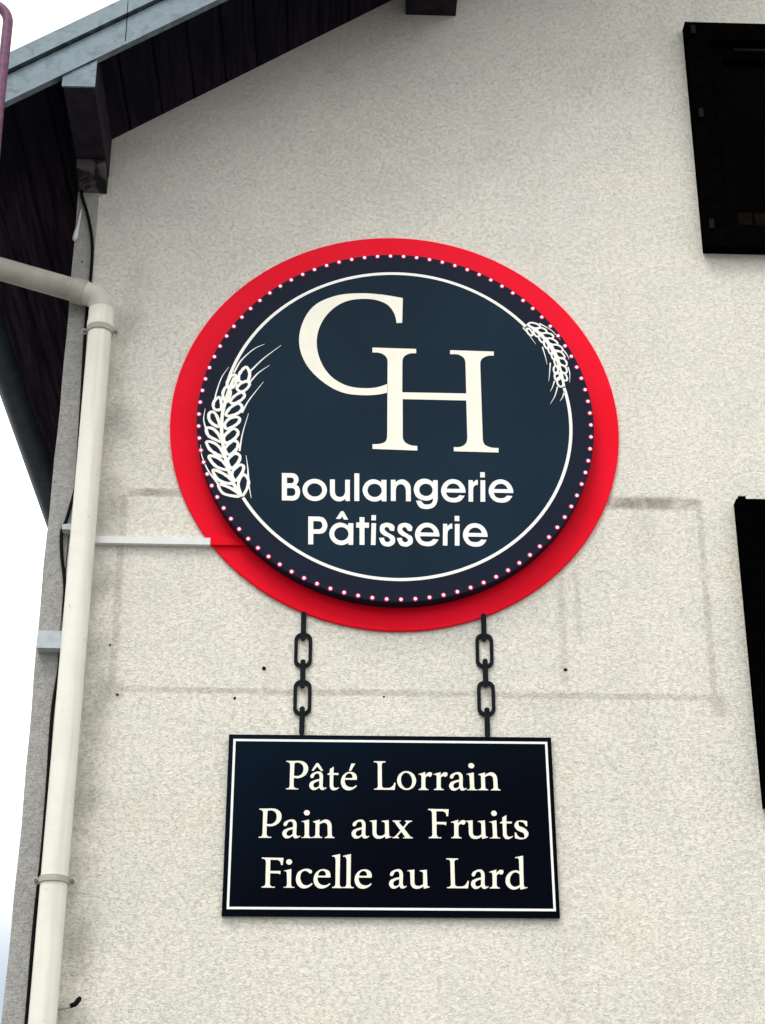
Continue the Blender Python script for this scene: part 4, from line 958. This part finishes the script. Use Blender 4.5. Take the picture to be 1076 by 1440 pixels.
# ---------------------------------------------------------------- rectangular panel
pan = empty('menu_panel', (0.2018, 0, 2.8265), 'rectangular night blue panel listing three specialities, hung under the round sign', 'sign panel')
bm = bmesh.new()
bx = [(-0.2605, 2.8258), (0.6668, 2.8302), (0.6626, 3.3500), (-0.2605, 3.3460)]
add_prism(bm, bx, -0.0128, -0.0008)
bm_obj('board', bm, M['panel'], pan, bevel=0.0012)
ri = [(-0.2475, 2.8430), (0.6562, 2.8470), (0.6510, 3.3365), (-0.2475, 3.3325)]
cx_, cz_ = sum(p[0] for p in ri) / 4, sum(p[1] for p in ri) / 4
inn_ = [(p[0] + (.0066 if p[0] < cx_ else -.0066), p[1] + (.0066 if p[1] < cz_ else -.0066)) for p in ri]
plate('border_line', [ri, inn_], -0.0136, 0.0007, M['white_line'], pan)
for kx in ('p1', 'p2', 'p3'): letters(kx, -0.0138, pan, M['cream'])

# ---------------------------------------------------------------- purple hoop in the foreground
bm = bmesh.new()
HY, hr = -0.80, 0.0150
hx1, hx0 = -0.9495, -1.300
R0 = 0.075
ztop = 5.320
path = [(hx1 + .022, HY, 0.02), (hx1 + .022, HY, 3.5), (hx1 + .012, HY, 4.6), (hx1 + .003, HY, 4.95), (hx1, HY, ztop - R0)]
path += [(hx1 - R0 + R0 * math.cos(t), HY, ztop - R0 + R0 * math.sin(t)) for t in [PI / 2 * i / 10 for i in range(1, 11)]]
path += [(hx0 + R0 - R0 * math.sin(t), HY, ztop - R0 + R0 * math.cos(t)) for t in [PI / 2 * i / 10 for i in range(11)]]
path += [(hx0, HY, 3.5), (hx0, HY, 0.02)]
add_tube(bm, path, hr, 20)
hoop = bm_obj('metal_hoop', bm, M['purple'], None)
smooth_auto(hoop)
tag(hoop, 'purple painted metal hoop standing in front of the house at the left edge', 'hoop')

# ---------------------------------------------------------------- light
SUN_EL, SUN_AZ = math.radians(61), math.radians(-27)      # azimuth measured from the camera side (-y), + towards +x
w = bpy.data.worlds.new('World')
scene.world = w
w.use_nodes = True
nt = w.node_tree
bg = nt.nodes['Background']
sky = nt.nodes.new('ShaderNodeTexSky')
sky.sky_type = 'NISHITA'
sky.sun_disc = False
sky.sun_elevation = SUN_EL
sky.sun_rotation = math.radians(180) + SUN_AZ
tc = nt.nodes.new('ShaderNodeTexCoord')
sx = nt.nodes.new('ShaderNodeSeparateXYZ')
nt.links.new(tc.outputs['Generated'], sx.inputs[0])
mr = nt.nodes.new('ShaderNodeMapRange'); mr.interpolation_type = 'SMOOTHSTEP'
nt.links.new(sx.outputs[2], mr.inputs[0])
for i, v in enumerate((0.19, 0.30, 0.25, 0.96)): mr.inputs[i + 1].default_value = v
cn = nt.nodes.new('ShaderNodeTexNoise'); cn.inputs['Scale'].default_value = 2.2; cn.inputs['Detail'].default_value = 5
nt.links.new(tc.outputs['Generated'], cn.inputs[0])
cr = nt.nodes.new('ShaderNodeMapRange'); nt.links.new(cn.outputs['Fac'], cr.inputs[0])
for i, v in enumerate((0.3, 0.7, 0.85, 1.12)): cr.inputs[i + 1].default_value = v
cloud = nt.nodes.new('ShaderNodeMix'); cloud.data_type = 'RGBA'; cloud.blend_type = 'MULTIPLY'; cloud.inputs[0].default_value = 1
cloud.inputs[6].default_value = (17.2, 17.2, 17.0, 1)
nt.links.new(cr.outputs[0], cloud.inputs[7])
mix = nt.nodes.new('ShaderNodeMix'); mix.data_type = 'RGBA'
nt.links.new(mr.outputs[0], mix.inputs[0])
nt.links.new(sky.outputs[0], mix.inputs[6])
nt.links.new(cloud.outputs[2], mix.inputs[7])
nt.links.new(mix.outputs[2], bg.inputs[0])
bg.inputs[1].default_value = 0.10

sl = bpy.data.lights.new('sun', 'SUN')
sl.energy = 2.1
sl.angle = math.radians(24)
sl.color = (1.0, 0.96, 0.90)
so = bpy.data.objects.new('sun', sl)
COL.objects.link(so)
dirv = Vector((math.sin(SUN_AZ) * math.cos(SUN_EL), -math.cos(SUN_AZ) * math.cos(SUN_EL), math.sin(SUN_EL)))
so.rotation_euler = dirv.to_track_quat('Z', 'Y').to_euler()
so.location = (0, -6, 12)

# ---------------------------------------------------------------- camera
cd = bpy.data.cameras.new('camera')
cam = bpy.data.objects.new('camera', cd)
COL.objects.link(cam)
scene.camera = cam
p, yw, rl = 0.461453565, -0.0356644133, 0.00201706307
fwd = Vector((-math.sin(yw) * math.cos(p), math.cos(yw) * math.cos(p), math.sin(p)))
rt = Vector((math.cos(yw), math.sin(yw), 0))
upv = rt.cross(fwd)
r2 = rt * math.cos(rl) + upv * math.sin(rl)
u2 = -rt * math.sin(rl) + upv * math.cos(rl)
mtx = Matrix((r2, u2, -fwd)).transposed().to_4x4()
mtx.translation = (0, -4.9646, 1.6)
cam.matrix_world = mtx
cd.sensor_fit = 'VERTICAL'
cd.sensor_height = 36.0
cd.lens = 2560.478 / 1440 * 36.0
cd.clip_start = 0.05
cd.clip_end = 600
